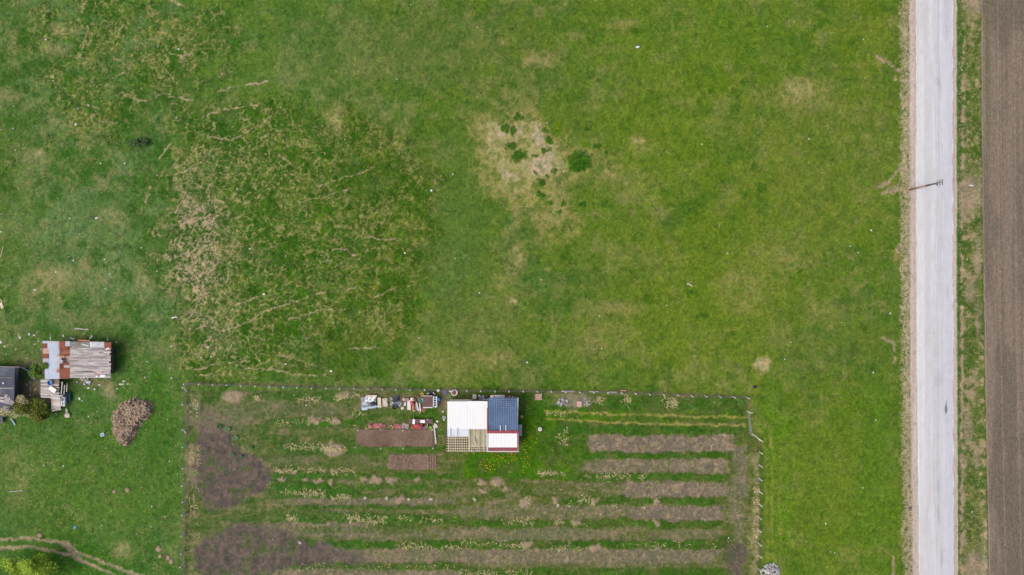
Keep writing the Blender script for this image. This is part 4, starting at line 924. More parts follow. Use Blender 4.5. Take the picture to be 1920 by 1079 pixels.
p = W(131, 640, 2.2); q = W(131, 708, 1.9)
def on_roof(px_, py_, sx, sy, sz, m, name, label, cat, rz=0.0, h=None):
    p = W(px_, py_, (h if h is not None else shh(py_)) + .10 + sz / 2); return MB().box(p, (sx, sy, sz), rz=rz).one(name, m, label, cat)
on_roof(160, 647.5, 1.15, .22, .05, M_WOODW, "loose_board", "white board lying slanted on the shed's green grey sheet", "board", -.28)
on_roof(201.5, 654.3, .62, .2, .05, M_WHITE, "loose_board", "short white board on the rust patch at the shed's right corner", "board", .6)
p = W(150, 638.6, 2.1); MB().box((p[0] + .7, p[1], 2.22), (1.9, .16, .08), rz=-.04).one("orange_rail", M_ORANGE, "orange rail lying along the shed's upper roof edge", "rail")
p = W(179, 646, 0)
for k in range(6):
    p = W(172 + k * 4 + R.uniform(-1, 1), 644 + R.uniform(-1, 2.4), 2.5); MB().blob(p, (R.uniform(.15, .34), R.uniform(.14, .26), .10), R.random() * 3, .2).one("white_scrap", M_WHITE, "small white scrap lying on the pale sheet of the shed roof", "litter", "white scraps on the pale roof sheet")
p = W(193, 705.4, 2.12); MB().blob(p, (1.05, .5, .2), .05, .16).one("white_sack", M_WHITE, "larger white sack at the lower edge of the plank roof", "sack")
p = W(182, 706, 2.12); MB().blob(p, (.45, .36, .16), .4, .2).one("white_sack", M_WHITE, "smaller white sack at the lower edge of the plank roof", "sack")
tb = W(117, 677.6, 2.35); t = thing("chimney_pot", "small grey metal chimney box with dark struts on the rusty roof", "chimney", (tb[0], tb[1], 2.2))
MB().box((tb[0], tb[1], 2.55), (.62, .5, .55)).build("box", mat("zinc", A4(176, 182, 190), A4(206, 210, 216), 3, .5), t); MB().box((tb[0], tb[1], 2.86), (.72, .56, .05)).build("cap", M_WOODG3, t)
for (a, b) in ((-.75, -.2), (.35, .5), (.8, -.35), (-.1, .55)):
    MB().beam((tb[0] + a * .3, tb[1] + b * .3, 2.5), (tb[0] + a, tb[1] + b, 2.26), .12, .12).build("strut", M_BLACK, t)
# lower lean-to of whitish boards
lt = thing("board_lean_to", "collapsing lean-to of whitish and pinkish boards below the rusty sheets", "lean-to", base_of(100, 738))
def lth(y_): return 1.75 - .012 * (y_ - 711)
block(84, 113, 712, 745, 1.5, 1.2).build("wall", M_WALLB, lt)
yy = 712.0
while yy < 745:
    wpl = R.uniform(2.0, 3.0); xe = 111 + R.uniform(-2, 1.5); xm = 76.4 + R.uniform(10, 24)
    for xa, xb in ((76.2 + R.uniform(-.5, .6), xm), (xm, xe)):
        p = W((xa + xb) / 2, yy + wpl / 2, lth(yy)); MB().box((p[0], p[1], p[2] + R.uniform(0, .03)), ((xb - xa) * .0886 - .02, wpl * .0886 * .93, .03), rz=R.uniform(-.02, .02)).build("plank", R.choice([M_WOODW, M_WOODG3, M_WOODW, M_WOODG]) if xb < 104 else R.choice([M_WOODG3, M_WOODG, M_WOODB]), lt)
    yy += wpl
yy = 746.0
while yy < 768:
    wpl = R.uniform(2.0, 3.0); p = W(105, yy + wpl / 2, lth(yy) - .15); MB().box((p[0], p[1], p[2] + R.uniform(0, .03)), (17.5 * .0886, wpl * .0886 * .92, .03), rz=R.uniform(-.04, .04)).build("plank", R.choice([M_BEIGE, M_WOODG3, M_CREAM, M_PINKW]), lt); yy += wpl
for y0, x0, x1, ang in ((744.6, 78, 113, .03), (742, 95, 118, -.05), (769.5, 98, 115, .18)):
    p = W((x0 + x1) / 2, y0, 1.7); MB().box(p, ((x1 - x0) * .0886, .14, .06), rz=ang).build("batten", M_WOODW, lt)
p = W(88, 748, .7); MB().sheet(p[0] - .8, p[0] + .9, p[1] - .8, p[1] + .3, lambda x, y: .65 + .06 * math.sin(x * 7) * math.cos(y * 6), 10, 8, .05).build("fallen_sheet", mat("brown_rag", A4(118, 92, 84), A4(150, 124, 114), 3, .9), lt)
fr = thing("wooden_frame", "leaning whitish wooden frame at the right end of the lean-to", "frame", base_of(116, 730))
for (x0, y0, x1, y1) in ((117, 716, 114.5, 744), (111, 717, 119, 719), (112, 744, 121, 746), (126, 719, 125, 735), (121.5, 722, 120, 741)):
    a = W(x0, y0, 1.5); b = W(x1, y1, 1.3); MB().beam(a, b, .13, .1).build("bar", R.choice([M_WOODW, M_WOODG3]), fr)
bx = thing("white_box_frame", "white open box frame beside the lean-to's right edge", "box", base_of(119.5, 753))
for (x0, y0, x1, y1) in ((116.8, 745, 116.8, 761), (122, 744, 122, 761), (116.8, 745, 122, 744.5), (116.8, 753, 122, 753)):
    a = W(x0, y0, .8); b = W(x1, y1, .8); MB().beam(a, b, .11, .5).build("side_board", M_WHITE, bx)
p = W(119.3, 758, .75); MB().box(p, (.55, .75, .06)).build("lid", M_WHITE, bx)
p = W(98.8, 730.5, 1.75); MB().box((p[0], p[1], 1.82), (1.2, .72, .04), rz=-.62, ry=.03).one("white_board", M_WHITE, "white rectangular panel lying askew on the board lean-to", "panel")
p = W(94, 718, 1.9); MB().lathe((p[0], p[1], 1.74), [(.0, 0), (.32, 0), (.4, .26), (.44, .27), (.36, .26), (.28, .04), (0, .04)], 14).one("blue_tub", M_BLUE2, "small blue tub on the top of the board lean-to", "tub")
p = W(127, 745, .4); MB().sheet(p[0] - .45, p[0] + .45, p[1] - .8, p[1] + .8, lambda x, y: .42 + .08 * math.sin(x * 6 + y * 4), 8, 12, .04).one("dark_blue_cover", mat("dark_blue_cloth", A4(48, 74, 90), A4(66, 94, 110), 3, .9), "dark blue cover lying in grass right of the lean-to", "cover")

# dark roofed shed at the left edge
ts = thing("tar_paper_shed", "dark blue grey tar paper shed cut by the picture's left edge", "shed", base_of(10, 730))
block(-60, 40, 690, 768, 2.1, 2.0).build("wall", M_WALLB, ts)
def tile_roof(c4, m, name="roof", nu=14, nv=10): 
    mb = MB(); quad_sheet(mb, c4, nu, nv, lambda u, v: .02 * math.sin(u * 9 + v * 5) * math.sin(v * 11), .04); return mb.build(name, m, ts)
tile_roof([(-70, 687, 2.25), (28, 688.5, 2.45), (27, 729, 2.6), (-70, 729, 2.6)], M_TAR)
tile_roof([(-70, 728.8, 2.64), (27, 728.8, 2.64), (25.5, 772, 2.2), (-70, 772, 2.2)], mat("tar_paper_worn", A4(72, 76, 90), A4(88, 92, 106), 1.1, .75, c3=A4(112, 114, 124)))
tile_roof([(28, 688.5, 2.46), (35.5, 689, 2.15), (27.5, 752, 2.2), (26.5, 752, 2.45)], mat("tar_paper_dark", A4(58, 64, 80), A4(72, 78, 94), 1.1, .75), nu=3)
for x1, y_ in ((24, 708.3), (25, 728.0)):
    a = W(-40, y_, 2.64); b = W(x1, y_ + .3, 2.6); MB().beam(a, b, .11, .06).build("roof_batten", M_WOODG3, ts)
a = W(-30, 687, 2.4); b = W(36, 688.6, 2.4); MB().beam(a, b, .12, .1).build("eave_board", M_WOODG2, ts)
for (x0, y0, x1, y1, w_, m, lab) in ((11.5, 731, 11, 756, .52, M_WOODG, "broad grey board lying upright over the dark roof's lower half"), (-6, 750, 24, 757.5, .42, M_WOODG3, "long pale board lying across the dark roof's lower edge"), (13, 757, 22, 740, .16, M_WOODW, "thin whitish slat leaning over the boards on the dark roof, right one"),
                                     (11, 756, 18, 741, .12, M_WOODG3, "thin whitish slat leaning over the boards on the dark roof, left one"), (-5, 745.5, 7, 747, .2, M_WOODW, "short white board at the dark roof's left edge"), (18, 752, 24.5, 758, .75, M_WOODG, "square grey board at the dark roof's lower right corner")):
    h = 2.62 - (max(y0, y1) - 729) * .010 + R.uniform(.05, .12); a = W(x0, y0, h + .08); b = W(x1, y1, h); MB().beam(a, b, w_, .04).one("roof_board", m, lab, "board")
p = W(6.5, 718.6, 2.66); MB().box((p[0], p[1], 2.72), (.16, .3, .05), rz=.5).one("white_scrap", M_WHITE, "tiny white scrap lying on the dark tar roof between battens", "litter")
p = W(29, 750, .8); MB().beam(W(29.2, 741, 1.2), W(27.5, 768, .9), .09, .09).one("leaning_pole", M_WOODG2, "grey pole leaning at the dark shed's right corner", "pole")
p = W(2, 786, .4); MB().sheet(p[0] - .6, p[0] + .4, p[1] - .7, p[1] + .7, lambda x, y: .5 + .1 * math.sin(x * 5 + y * 3), 6, 8, .04).one("dark_blue_cover", M_TAR, "dark blue tarpaulin on the grass below the dark shed", "cover")

def plank_on_ground(x0, y0, x1, y1, w_, m, label, h=.07, th=.05, cat="plank", name="plank"):
    a = G(x0, y0, h); b = G(x1, y1, h); return MB().beam(a, b, w_, th).one(name, m, label, cat)
plank_on_ground(140, 616.5, 166.5, 618.3, .17, M_WOODG3, "long grey plank lying in grass above the weathered shed")
plank_on_ground(40, 687.5, 58, 697, .14, M_WOODW, "white plank pointing from the dark shed to the green bush", .3)
plank_on_ground(37, 689, 50, 690, .16, M_WOODG3, "short grey plank beside the dark shed's top corner", .3)
plank_on_ground(61, 690, 70, 684.5, .16, M_WOODB, "dark brown plank between the dark shed and the rusty sheets", .4)
plank_on_ground(38, 636, 35, 628, .12, M_WOODW, "thin pale stick in grass left of the weathered shed", .05)
plank_on_ground(99.5, 639, 99, 626, .10, M_WOODG3, "thin upright stick at the shed's upper left roof edge", .6)
plank_on_ground(0, 561, 4, 566, .12, M_CREAM, "thin cream stick running to the cream board on the left edge", .05)
p = G(3.5, 573, .08); MB().box(p, (.45, 1.05, .06), rz=.35).one("cream_board", M_CREAM, "cream board lying in grass at the picture's left edge", "board")
plank_on_ground(1, 483, 7, 462, .07, M_CREAM, "long thin pale stick in the pasture near the left edge")
plank_on_ground(0, 402, 8, 401.5, .10, M_WOODG3, "short grey stick at the left edge of the pasture")
plank_on_ground(17, 922, 42, 920, .12, M_WOODG3, "thin grey branch in grass above the farm track", .06)
plank_on_ground(98, 770, 116, 765, .14, M_WOODW, "whitish board on grass below the lean-to", .2)
for (x0, y0, x1, y1, lab) in ((22, 785, 26, 790, "pale blue bent tube in grass below the flowering bush"),):
    MB().path([G(21.5, 785, .1), G(25, 788, .14), G(27, 792, .14), G(30, 797, .1)], .13, 7).one("bent_tube", M_LBLUE, lab, "tube")
p = G(127.5, 779, .15); MB().blob(p, (1.0, .8, .3), .1, .12).one("beige_slab", M_BEIGE, "pinkish beige slab in grass right of the flowering bush", "slab")
p = G(126, 770, .1); MB().blob(p, (.4, .7, .2), .1, .2).one("beige_stone", M_BEIGE, "small beige stone just above the pinkish slab", "stone")
for (x, y_, sx, sy, rz, lab) in ((228.5, 720.5, .9, .28, .05, "flat pale slab right of the weathered shed, biggest of the scatter"), (233, 715, .55, .32, .1, "flat pale slab right of the weathered shed, topmost of the scatter"), (241, 720, .45, .18, 0, "flat pale slab right of the weathered shed, rightmost of the scatter"), (220, 729, .4, .18, .1, "flat pale slab right of the weathered shed, lowest of the scatter")):
    MB().blob(G(x, y_, .08), (sx, sy, .14), rz, .14).one("pale_slab", M_STONE, lab, "slab")
p = G(193, 815, .08); t = thing("blue_white_carton", "square white carton with a blue print in grass below the shed", "carton", p)
MB().box((p[0], p[1], p[2] + .05), (.62, .55, .14), rz=.35).build("box", M_LBLUE, t); MB().box((p[0], p[1], p[2] + .13), (.3, .28, .02), rz=.35).build("print", M_BLUE2, t)
MB().path([G(323, 597, .08), G(327, 595, .12), G(333, 595.5, .1)], .10, 7).one("white_curved_pipe", M_WHITE, "curved white pipe piece in grass left of the hummocks", "pipe")
for k in range(18):
    x = 161 + R.gauss(0, 7); y_ = 715 + R.gauss(0, 4)
    MB().blob(G(x, y_, .1 + .1 * R.random()), (R.uniform(.25, .55), R.uniform(.2, .4), .16), R.random() * 3, .22, low=True).one("rubbish_piece", R.choice([M_WHITE, M_WHITE, M_LBLUE, M_BEIGE, M_GREY]), "white or blue piece of rubbish heaped at the shed's lower edge", "rubbish", "rubbish below the plank roof")
for k in range(12):
    x = R.choice([R.uniform(48, 62), R.uniform(52, 74)]); y_ = R.choice([R.uniform(690, 712), R.uniform(715, 742)])
    MB().blob(G(x, y_, .1), (R.uniform(.25, .5), R.uniform(.2, .4), .16), R.random() * 3, .22, low=True).one("rubbish_piece", R.choice([M_STONE, M_WHITE, M_BEIGE, M_WOODG3]), "pale piece of rubbish strewn between the two sheds", "rubbish", "rubbish between the two sheds")
for k in range(9):
    x = R.choice([129, 136, 141, 172, 198]) + R.gauss(0, 3); y_ = 636 + R.gauss(0, 2.2)
    MB().blob(G(x, y_, .1), (R.uniform(.15, .5), R.uniform(.12, .3), .14), R.random() * 3, .22, low=True).one("rubbish_piece", R.choice([M_STONE, M_WHITE, M_BEIGE]), "pale piece of rubbish along the shed's upper wall", "rubbish", "rubbish along the shed's upper wall")

# ----------------------------------------------------------------- manure heap and stone heap
hp = thing("manure_heap", "brown heap of straw and manure on grass right of the sheds", "heap", base_of(246, 790))
HEAP = [(216, 785), (222, 768), (240, 757), (252, 750), (262, 753), (280, 757), (284, 768), (278, 780), (265, 788), (258, 800), (252, 815), (245, 831), (233, 830), (226, 822), (215, 805)]
u = np.linspace(206, 292, 120); v = np.linspace(742, 838, 130); U, Vv = np.meshgrid(u, v)
hm_ = polygon(U + (fbm(U / 6, Vv / 6, 501, 3) - .5) * 8, Vv + (fbm(U / 6, Vv / 6, 511, 3) - .5) * 8, HEAP, 7)
hz_ = hm_ * (1.0 + .5 * fbm(U / 14, Vv / 14, 521, 3)) * 1.0 + (fbm(U / 2, Vv / 2, 531, 3) - .5) * .35 * hm_ - .12
X = (U - 960) * MPP; Y = (539.5 - Vv) * MPP; Xl = X - ORG[hp.name].x; Yl = Y - ORG[hp.name].y
ii = np.arange(U.size).reshape(U.shape); Fh = np.stack([ii[1:, :-1], ii[1:, 1:], ii[:-1, 1:], ii[:-1, :-1]], -1).reshape(-1, 4)
nn = fbm(U / 2.2, Vv / 2.2, 541, 3)
heap_c = mixc(A(146, 124, 106) + U[..., None] * 0, A(190, 168, 146), ss(nn, .4, .75)); heap_c = mixc(heap_c, A(118, 94, 80), ss(fbm(U / 5, Vv / 5, 551, 3), .55, .8) * .6)
o = fast_mesh("mound", np.stack([Xl, Yl, hz_], -1).reshape(-1, 3), Fh, attr_mat("manure", "heap_colour", grain=.3, scales=(9, 3), bump=.8), {"heap_colour": ('FLOAT_COLOR', heap_c.reshape(-1, 3))}, True, hp)
k = RNG.choice(np.flatnonzero(hm_.ravel() > .35), 900); bx_ = X.ravel()[k] + RNG.normal(0, .04, 900); by_ = Y.ravel()[k] + RNG.normal(0, .04, 900); bz_ = hz_.ravel()[k]
n = 900; an = RNG.random(n) * 6.283; L_ = .22 + .4 * RNG.random(n); wd = .03 + .03 * RNG.random(n); dx = np.cos(an); dy = np.sin(an); rise = RNG.normal(.05, .07, n)
o3 = np.array(ORG[hp.name])
Vb = np.stack([np.stack([bx_ - dy * wd, by_ + dx * wd, bz_ + .02], -1), np.stack([bx_ + dy * wd, by_ - dx * wd, bz_ + .02], -1), np.stack([bx_ + dx * L_, by_ + dy * L_, bz_ + .05 + rise], -1)], 1).reshape(-1, 3) - o3
cb = np.repeat(mixc(A(150, 128, 108) + np.zeros((n, 1)), A(222, 202, 174), RNG.random(n)), 3, 0)
tag(fast_mesh("straw", Vb, np.arange(3 * n).reshape(-1, 3), blade_m, {"tint": ('FLOAT_COLOR', cb)}, False, hp), kind='stuff')

sh = thing("stone_heap", "heap of white rubble stones at the picture's bottom edge", "stone heap", base_of(1443, 1072))
M_ST = [mat("white_stone", A4(206, 204, 204), A4(228, 227, 228), 6, .9), mat("light_grey_stone", A4(180, 178, 180), A4(206, 204, 206), 6, .9), mat("grey_stone", A4(150, 148, 150), A4(180, 178, 178), 6, .9)]
stone_me = []
for i in range(9):
    mb = MB().blob((0, 0, 0), (1, .8 + .2 * R.random(), .65), 0, .2, low=True); me = bpy.data.meshes.new("stone"); me.from_pydata(mb.v, [], mb.f); me.materials.append(M_ST[i % 3]); stone_me.append(me)
for i in range(240):
    a = R.random() * 6.283; r_ = math.sqrt(R.random()); x = 1444 + r_ * 19 * math.cos(a); y_ = 1074 + r_ * 17 * math.sin(a) - (2 if x > 1440 else 0)
    p = W(x, y_); hh = .55 * max(0, 1 - r_ ** 2) * R.uniform(.5, 1.1)
    o = bpy.data.objects.new("stone", R.choice(stone_me)); COL.objects.link(o); o.parent = sh; s_ = R.uniform(.2, .42) if r_ < .95 else R.uniform(.14, .25)
    o.location = Vector((p[0], p[1], hh + .05)) - ORG[sh.name]; o.scale = (s_, s_ * R.uniform(.8, 1.1), s_); o.rotation_euler = (R.random(), R.random(), R.random() * 6)

# ----------------------------------------------------------------- junk in the garden
def slab(px_, py_, wpx, hpx, th, m, name, label, cat, rz=0.0, z=.0, crumple=.0, group=None):
    x, y, g = G(px_, py_)
    if crumple:
        ph_ = R.random() * 9; mb = MB().sheet(x - wpx * .045, x + wpx * .045, y - hpx * .045, y + hpx * .045, lambda a, b: g + z + th + crumple * (math.sin(a * 5 + ph_) * math.cos(b * 4.3 + ph_) + .5 * math.sin(a * 11 + b * 9)), 12, 10, max(.04, th * .6), rz)
    else: mb = MB().box((x, y, g + z + th / 2), (wpx * MPP, hpx * MPP, th), rz=rz)
    return mb.one(name, m, label, cat, group)
def sack(px_, py_, w_, d_, h_, m, name, label, cat, rz=0, z=0.0, group=None, rough=.16):
    x, y, g = G(px_, py_); return MB().blob((x, y, g + z + h_ * .45), (w_, d_, h_), rz, rough).one(name, m, label, cat, group, smooth=True)
# pile furthest left: white sacks on a grey trailer bed
slab(692, 755, 28, 22, .35, M_GREY, "grey_crate_bed", "low grey crate bed under the white sacks left of the cottage", "crate bed")
for k in range(9):
    sack(688.5 + (k % 5) * 3.9 + R.uniform(-1, 1), 745.5 + (k // 5) * 5 + R.uniform(-1.4, 1.4), R.uniform(.42, .62), R.uniform(.36, .5), .3, M_WHITE, "white_sack", "white sack piled with others on the grey crate bed", "sack", R.random() * 3, .36, "white sacks on the grey crate bed")
slab(685.5, 755.5, 9, 7, .16, mat("blue_grey_panel", A4(168, 176, 188), A4(190, 196, 206), 2, .5), "blue_grey_panel", "blue grey panel at the left end of the crate bed", "panel", 0, .36)
slab(684.5, 766, 10.5, 5, .3, M_LBLUE, "blue_plastic_tray", "pale blue plastic tray at the lower left of the sacks", "tray", .03, .1)
plank_on_ground(690, 764.3, 711, 761, .26, M_LBLUE, "pale blue beam along the lower edge of the crate bed", .42, .14, "beam", "beam")
slab(712.2, 754.5, 6.4, 18.5, .1, M_CREAM, "cream_board", "upright cream board right of the white sacks", "board", .06, .3)
slab(722, 754.6, 9.5, 15.5, .1, M_BEIGE, "beige_mattress", "beige crumpled sheet at the right end of the sack pile", "sheet", .05, .1, .05)
x, y, g = G(700, 756.8); MB().blob((x, y, g + .5), (1.1, .62, .3), .1, .2).one("dark_rag_bundle", M_BLACK, "dark bundle lying below the white sacks", "bundle")
x, y, g = G(693.3, 759); MB().lathe((x, y, g + .35), [(0, 0), (.17, 0), (.22, .35), (.24, .36), (.2, .35), (.15, .05), (0, .05)], 12).one("white_bucket", M_WHITE, "small white bucket on the dark bundle's left", "bucket")
slab(698, 742, 20, 3, .08, M_CREAM, "cream_board", "long cream board along the top of the sack pile", "board", .02, .5)
# second pile: grey tarpaulin with dark pots
slab(741, 753, 17, 20, .25, M_GREY, "grey_tarpaulin", "crumpled grey tarpaulin with dark pots on it", "tarpaulin", .2, 0, .1)
slab(741.5, 748.5, 10, 10, .14, M_BLACK, "dark_tray", "dark grey tray on the upper part of the tarpaulin", "tray", .1, .38)
for (px_, py_, r_, lab) in ((741, 762.4, .40, "large black pot on the lower part of the tarpaulin"), (742.6, 750.2, .24, "small black pot in the dark tray")):
    x, y, g = G(px_, py_); MB().lathe((x, y, g + .3), [(0, 0), (r_ * .8, 0), (r_, .3), (r_ * 1.06, .31), (r_ * .9, .3), (r_ * .72, .06), (0, .06)], 16).one("black_pot", M_BLACK, lab, "pot")
for (px_, py_) in ((737, 747.8), (737.4, 754.4), (734, 757)):
    sack(px_, py_, .24, .2, .14, M_WHITE, "white_scrap", "small white scrap on the grey tarpaulin", "litter", R.random(), .4, "white scraps on the grey tarpaulin")
x, y, g = G(754.7, 765.5); MB().lathe((x, y, g), [(0, .1), (.27, .1), (.29, .06), (.29, .0)], 18).one("round_lid", M_BEIGE, "round pale lid in grass right of the tarpaulin", "lid")
for k, (px_, py_, m) in enumerate(((753, 750, M_WOODB), (757.5, 748.5, M_BEIGE), (752, 757, M_GREY), (749.5, 760, M_STONE), (760, 748, M_MAROON), (757, 753, M_WOODB))):
    sack(px_, py_, R.uniform(.35, .6), R.uniform(.35, .6), .25, m, "junk_piece", ("brown rag piece next to the tarpaulin", "beige carton piece above the brown rags", "grey rag piece right of the black pot", "pale stone piece right of the black pot", "maroon rag piece left of the white door", "brown carton left of the white shoe shape")[k], "junk", R.random() * 3, .05, None, .2)
sack(760.2, 757.5, .36, .85, .2, M_PINKW, "pinkish_bag", "narrow pinkish white bag left of the white board", "bag", -.3, .1)
slab(767.2, 759.5, 6.6, 18.5, .12, M_PINKW, "white_board", "upright white board lying in the middle of the junk row", "board", .02, .12)
slab(763, 749, 8, 6, .3, mat("brown_carton", A4(150, 122, 106), A4(172, 146, 130), 3, .9), "brown_carton", "brown carton above the white board", "carton", .1, .05)
for (px_, py_, w_, d_, m, lab) in ((773, 748.5, .55, .5, M_PINKW, "pink white box at the top of the red junk"), (777, 749.5, .5, .45, M_REDF, "faded red box at the top of the red junk"), (772.5, 755, .5, .55, M_REDF2, "bright red box between the white board and planks"), (774.5, 758.5, .5, .3, M_REDF, "faded red lump under the bright red box")):
    x, y, g = G(px_, py_); MB().box((x, y, g + .2), (w_, d_, .4), rz=R.uniform(-.3, .3)).one("red_box", m, lab, "box")
x, y, g = G(775.6, 764.5); MB().blob((x, y, g + .2), (.42, .85, .3), -.2, .2).one("orange_bag", M_ORANGE, "orange pink bag at the foot of the red junk", "bag")
sack(776.5, 770, .3, .35, .2, M_CREAM, "cream_scrap", "cream scrap just below the orange bag", "litter", .4)
plank_on_ground(781, 755, 785.6, 770.5, .25, M_WOODW, "whitish plank, left of the two planks in the junk row", .25, .08)
plank_on_ground(787, 755.5, 788.6, 771, .17, M_WHITE, "white plank, right of the two planks in the junk row", .25, .08)
plank_on_ground(790, 768.5, 786.6, 775.5, .10, M_CREAM, "thin cream stick under the right white plank", .2, .06)
for k in range(9):
    x0 = 779 + k * .9 + R.uniform(-.6, .6); plank_on_ground(x0, 741 + R.uniform(-1, 2), x0 + R.uniform(-1.5, 4), 757 + R.uniform(-4, 3), .07, M_WOODB, "brown stick in the bundle above the white planks", .15 + .05 * R.random(), .05).update_tag()
for o in [o for o in bpy.data.objects if o.get('label') == "brown stick in the bundle above the white planks"]: o.name = "brown_stick"; o['category'] = "stick"; o['group'] = "brown sticks above the white planks"
slab(793.5, 767.5, 8, 11, .1, mat("brown_red_rug", A4(140, 92, 82), A4(160, 112, 100), 3, .9), "brown_rug", "slanted reddish brown rug below the brown crate", "rug", -.5, .02, .03)
slab(781.5, 764, 5, 12, .05, M_GREY, "grey_sheet_piece", "dark grey sheet between the two white planks", "sheet", .3, .05)
x, y, g = G(791.2, 749.8); MB().lathe((x, y, g), [(0, 0), (.24, 0), (.30, .48), (.32, .5), (.27, .48), (.22, .12), (0, .12)], 14).one("turquoise_bucket", M_TURQ, "turquoise bucket left of the brown roofed crate", "bucket")
x, y, g = G(791.6, 739.3); MB().ring((x, y, g + .1), .23, .07, 16, 6).one("yellow_ring", M_YELLOW, "yellow ring on grass above the turquoise bucket", "ring")
cr = thing("brown_crate", "square brown slatted crate with a white lower edge", "crate", base_of(803, 752))
x, y, g = G(803.2, 752); MB().box((x, y, g + .42), (1.45, 1.75, .84)).build("body", M_WOODB, cr)
for k in range(8): MB().box((x - .70 + k * .20, y, g + .87), (.175, 1.85, .04)).build("slat", M_MAROON, cr)
MB().box((x, y - .97, g + .86), (1.56, .12, .08)).build("edge_board", M_WHITE, cr); MB().box((x, y + .97, g + .86), (1.56, .08, .08)).build("edge_board", M_PINKW, cr)
rk = thing("white_shelf_rack", "white rack with blue contents right of the brown crate", "rack", base_of(816.6, 752))
x, y, g = G(816.6, 752)
for dx_ in (-.28, .28): MB().box((x + dx_, y, g + .45), (.1, 1.8, .9)).build("side_panel", M_WHITE, rk)
for k in range(5): MB().box((x, y - .78 + k * .39, g + .8), (.5, .09, .1)).build("shelf", M_WHITE, rk)
for k in range(3): MB().blob((x + R.uniform(-.08, .08), y + .5 - k * .5, g + .55), (.4, .34, .3), 0, .2).build("contents", (M_GREY, M_BLUE2, M_BLACK)[k], rk)
x, y, g = G(822.2, 748); MB().lathe((x, y, g), [(0, 0), (.30, 0), (.33, .2), (.33, .6), (.30, .8), (.12, .82), (0, .82)], 14).one("blue_barrel", M_BLUE2, "bright blue barrel right of the white rack", "barrel")
sack(819, 760, .9, .4, .25, M_LBLUE, "pale_blue_bag", "pale blue bag at the foot of the white rack", "bag", .9)
slab(808, 737, 18, 6, .12, M_BLACK, "dark_tarpaulin", "dark tarpaulin above the brown crate", "tarpaulin", -.1, 0, .06)
plank_on_ground(800, 739, 805, 736.6, .12, M_WOODW, "pale stick on the left of the dark tarpaulin", .25); plank_on_ground(812, 735.5, 816, 740, .12, M_WOODW, "pale stick on the right of the dark tarpaulin", .25)
slab(822, 732, 6, 4, .08, M_WHITE, "white_crumpled_sheet", "crumpled white sheet at the fence above the blue barrel", "sheet", .4, .1, .06)
slab(835, 736, 9, 6, .06, mat("slate_blue_cloth", A4(96, 96, 122), A4(120, 118, 142), 3, .9), "slate_cloth", "slate blue cloth near the fence above the white annex", "cloth", .2, .05, .05)
plank_on_ground(842, 733, 847, 735, .16, M_WHITE, "short white slat between the slate cloth and the white tub", .15)
x, y, g = G(852, 736); t = thing("white_tub", "round white tub with reddish earth at the fence above the annex", "tub", (x, y, g))
MB().lathe((x, y, g), [(.42, 0), (.52, .3), (.56, .32), (.46, .31), (.4, .2)], 18).build("rim", M_WHITE, t); MB().lathe((x, y, g), [(0, .24), (.43, .22)], 16).build("earth", mat("reddish_earth", A4(122, 80, 80), A4(146, 104, 100), 5, .9), t)
x, y, g = G(832.4, 783.2); t = thing("grey_basin", "round grey basin left of the white annex wall", "basin", (x, y, g))
MB().lathe((x, y, g), [(.22, 0), (.27, .2), (.30, .21), (.24, .2), (.2, .1)], 16).build("rim", M_STONE, t); MB().lathe((x, y, g), [(0, .1), (.21, .1)], 14).build("water", M_GREY, t)
sack(832.5, 788, .26, .24, .16, M_WHITE, "white_stone", "white stone just below the round grey basin", "stone"); plank_on_ground(828.8, 773.5, 831.8, 771, .14, M_WHITE, "short white slat left of the white annex", .12)
sack(820.2, 790.2, .34, .38, .2, M_WHITE, "white_stone", "egg shaped white stone above the pale slab", "stone"); sack(815.7, 795.4, .24, .26, .16, M_WHITE, "white_stone", "small white stone on the pale slab's upper edge", "stone")
slab(816.2, 799.6, 8, 6, .14, M_STONE, "pale_slab", "pale slab at the top of the white stone edging", "slab", .3)
for k in range(10):
    x, y, g = G(814.6 + k * .34, 804.4 + k * 2.85); MB().box((x, y, g + .1), (.24, .235, .2), rz=R.uniform(-.1, .1)).one("edging_stone", M_ST[k % 2], "white block in the stone edging right of the dug bed", "edging stone", "white edging blocks right of the dug bed")
# red things above the dug bed
bn = thing("maroon_bench", "long dark maroon board bench with two white sheets on it", "bench", base_of(789.5, 789))
x, y, g = G(789.5, 789)
for k in range(4): MB().box((x, y - .27 + k * .18, g + .55), (4.05, .165, .05)).build("board", M_MAROON, bn)
for s_ in (-1.7, 0, 1.7): MB().box((x + s_, y, g + .26), (.12, .6, .52)).build("leg", M_WOODB, bn)
slab(777, 789.6, 4.6, 8.6, .05, M_WHITE, "white_sheet", "upright white sheet on the maroon bench, left one", "sheet", -.08, .60); slab(793.5, 789.2, 8.6, 5.6, .05, M_WHITE, "white_sheet", "wide white sheet on the maroon bench, right one", "sheet", 0, .60)
slab(707.5, 798.5, 34, 9, .1, M_REDF, "red_cover", "long faded red plastic cover at the upper left of the dug bed", "cover", .02, .03, .07)
x, y, g = G(696.5, 796.2); MB().blob((x, y, g + .2), (.6, .26, .14), .1, .2).one("dark_red_lump", mat("dark_red", A4(110, 46, 58), A4(130, 62, 74), 4, .8), "dark red lump on the left of the faded red cover", "lump")
slab(744, 799, 17, 9, .1, M_REDF, "red_cover", "short faded pinkish cover in the middle above the dug bed", "cover", -.05, .03, .07)
slab(760, 799, 13, 10, .1, mat("pinkish_grey_cloth", A4(150, 130, 128), A4(178, 160, 156), 3, .9), "grey_cloth", "pinkish grey cloth between the red covers", "cloth", -.2, .03, .06)
slab(783, 799.5, 21, 8, .3, M_REDF2, "red_cover", "bright red plastic cover under the maroon bench", "cover", .02, .03, .05)
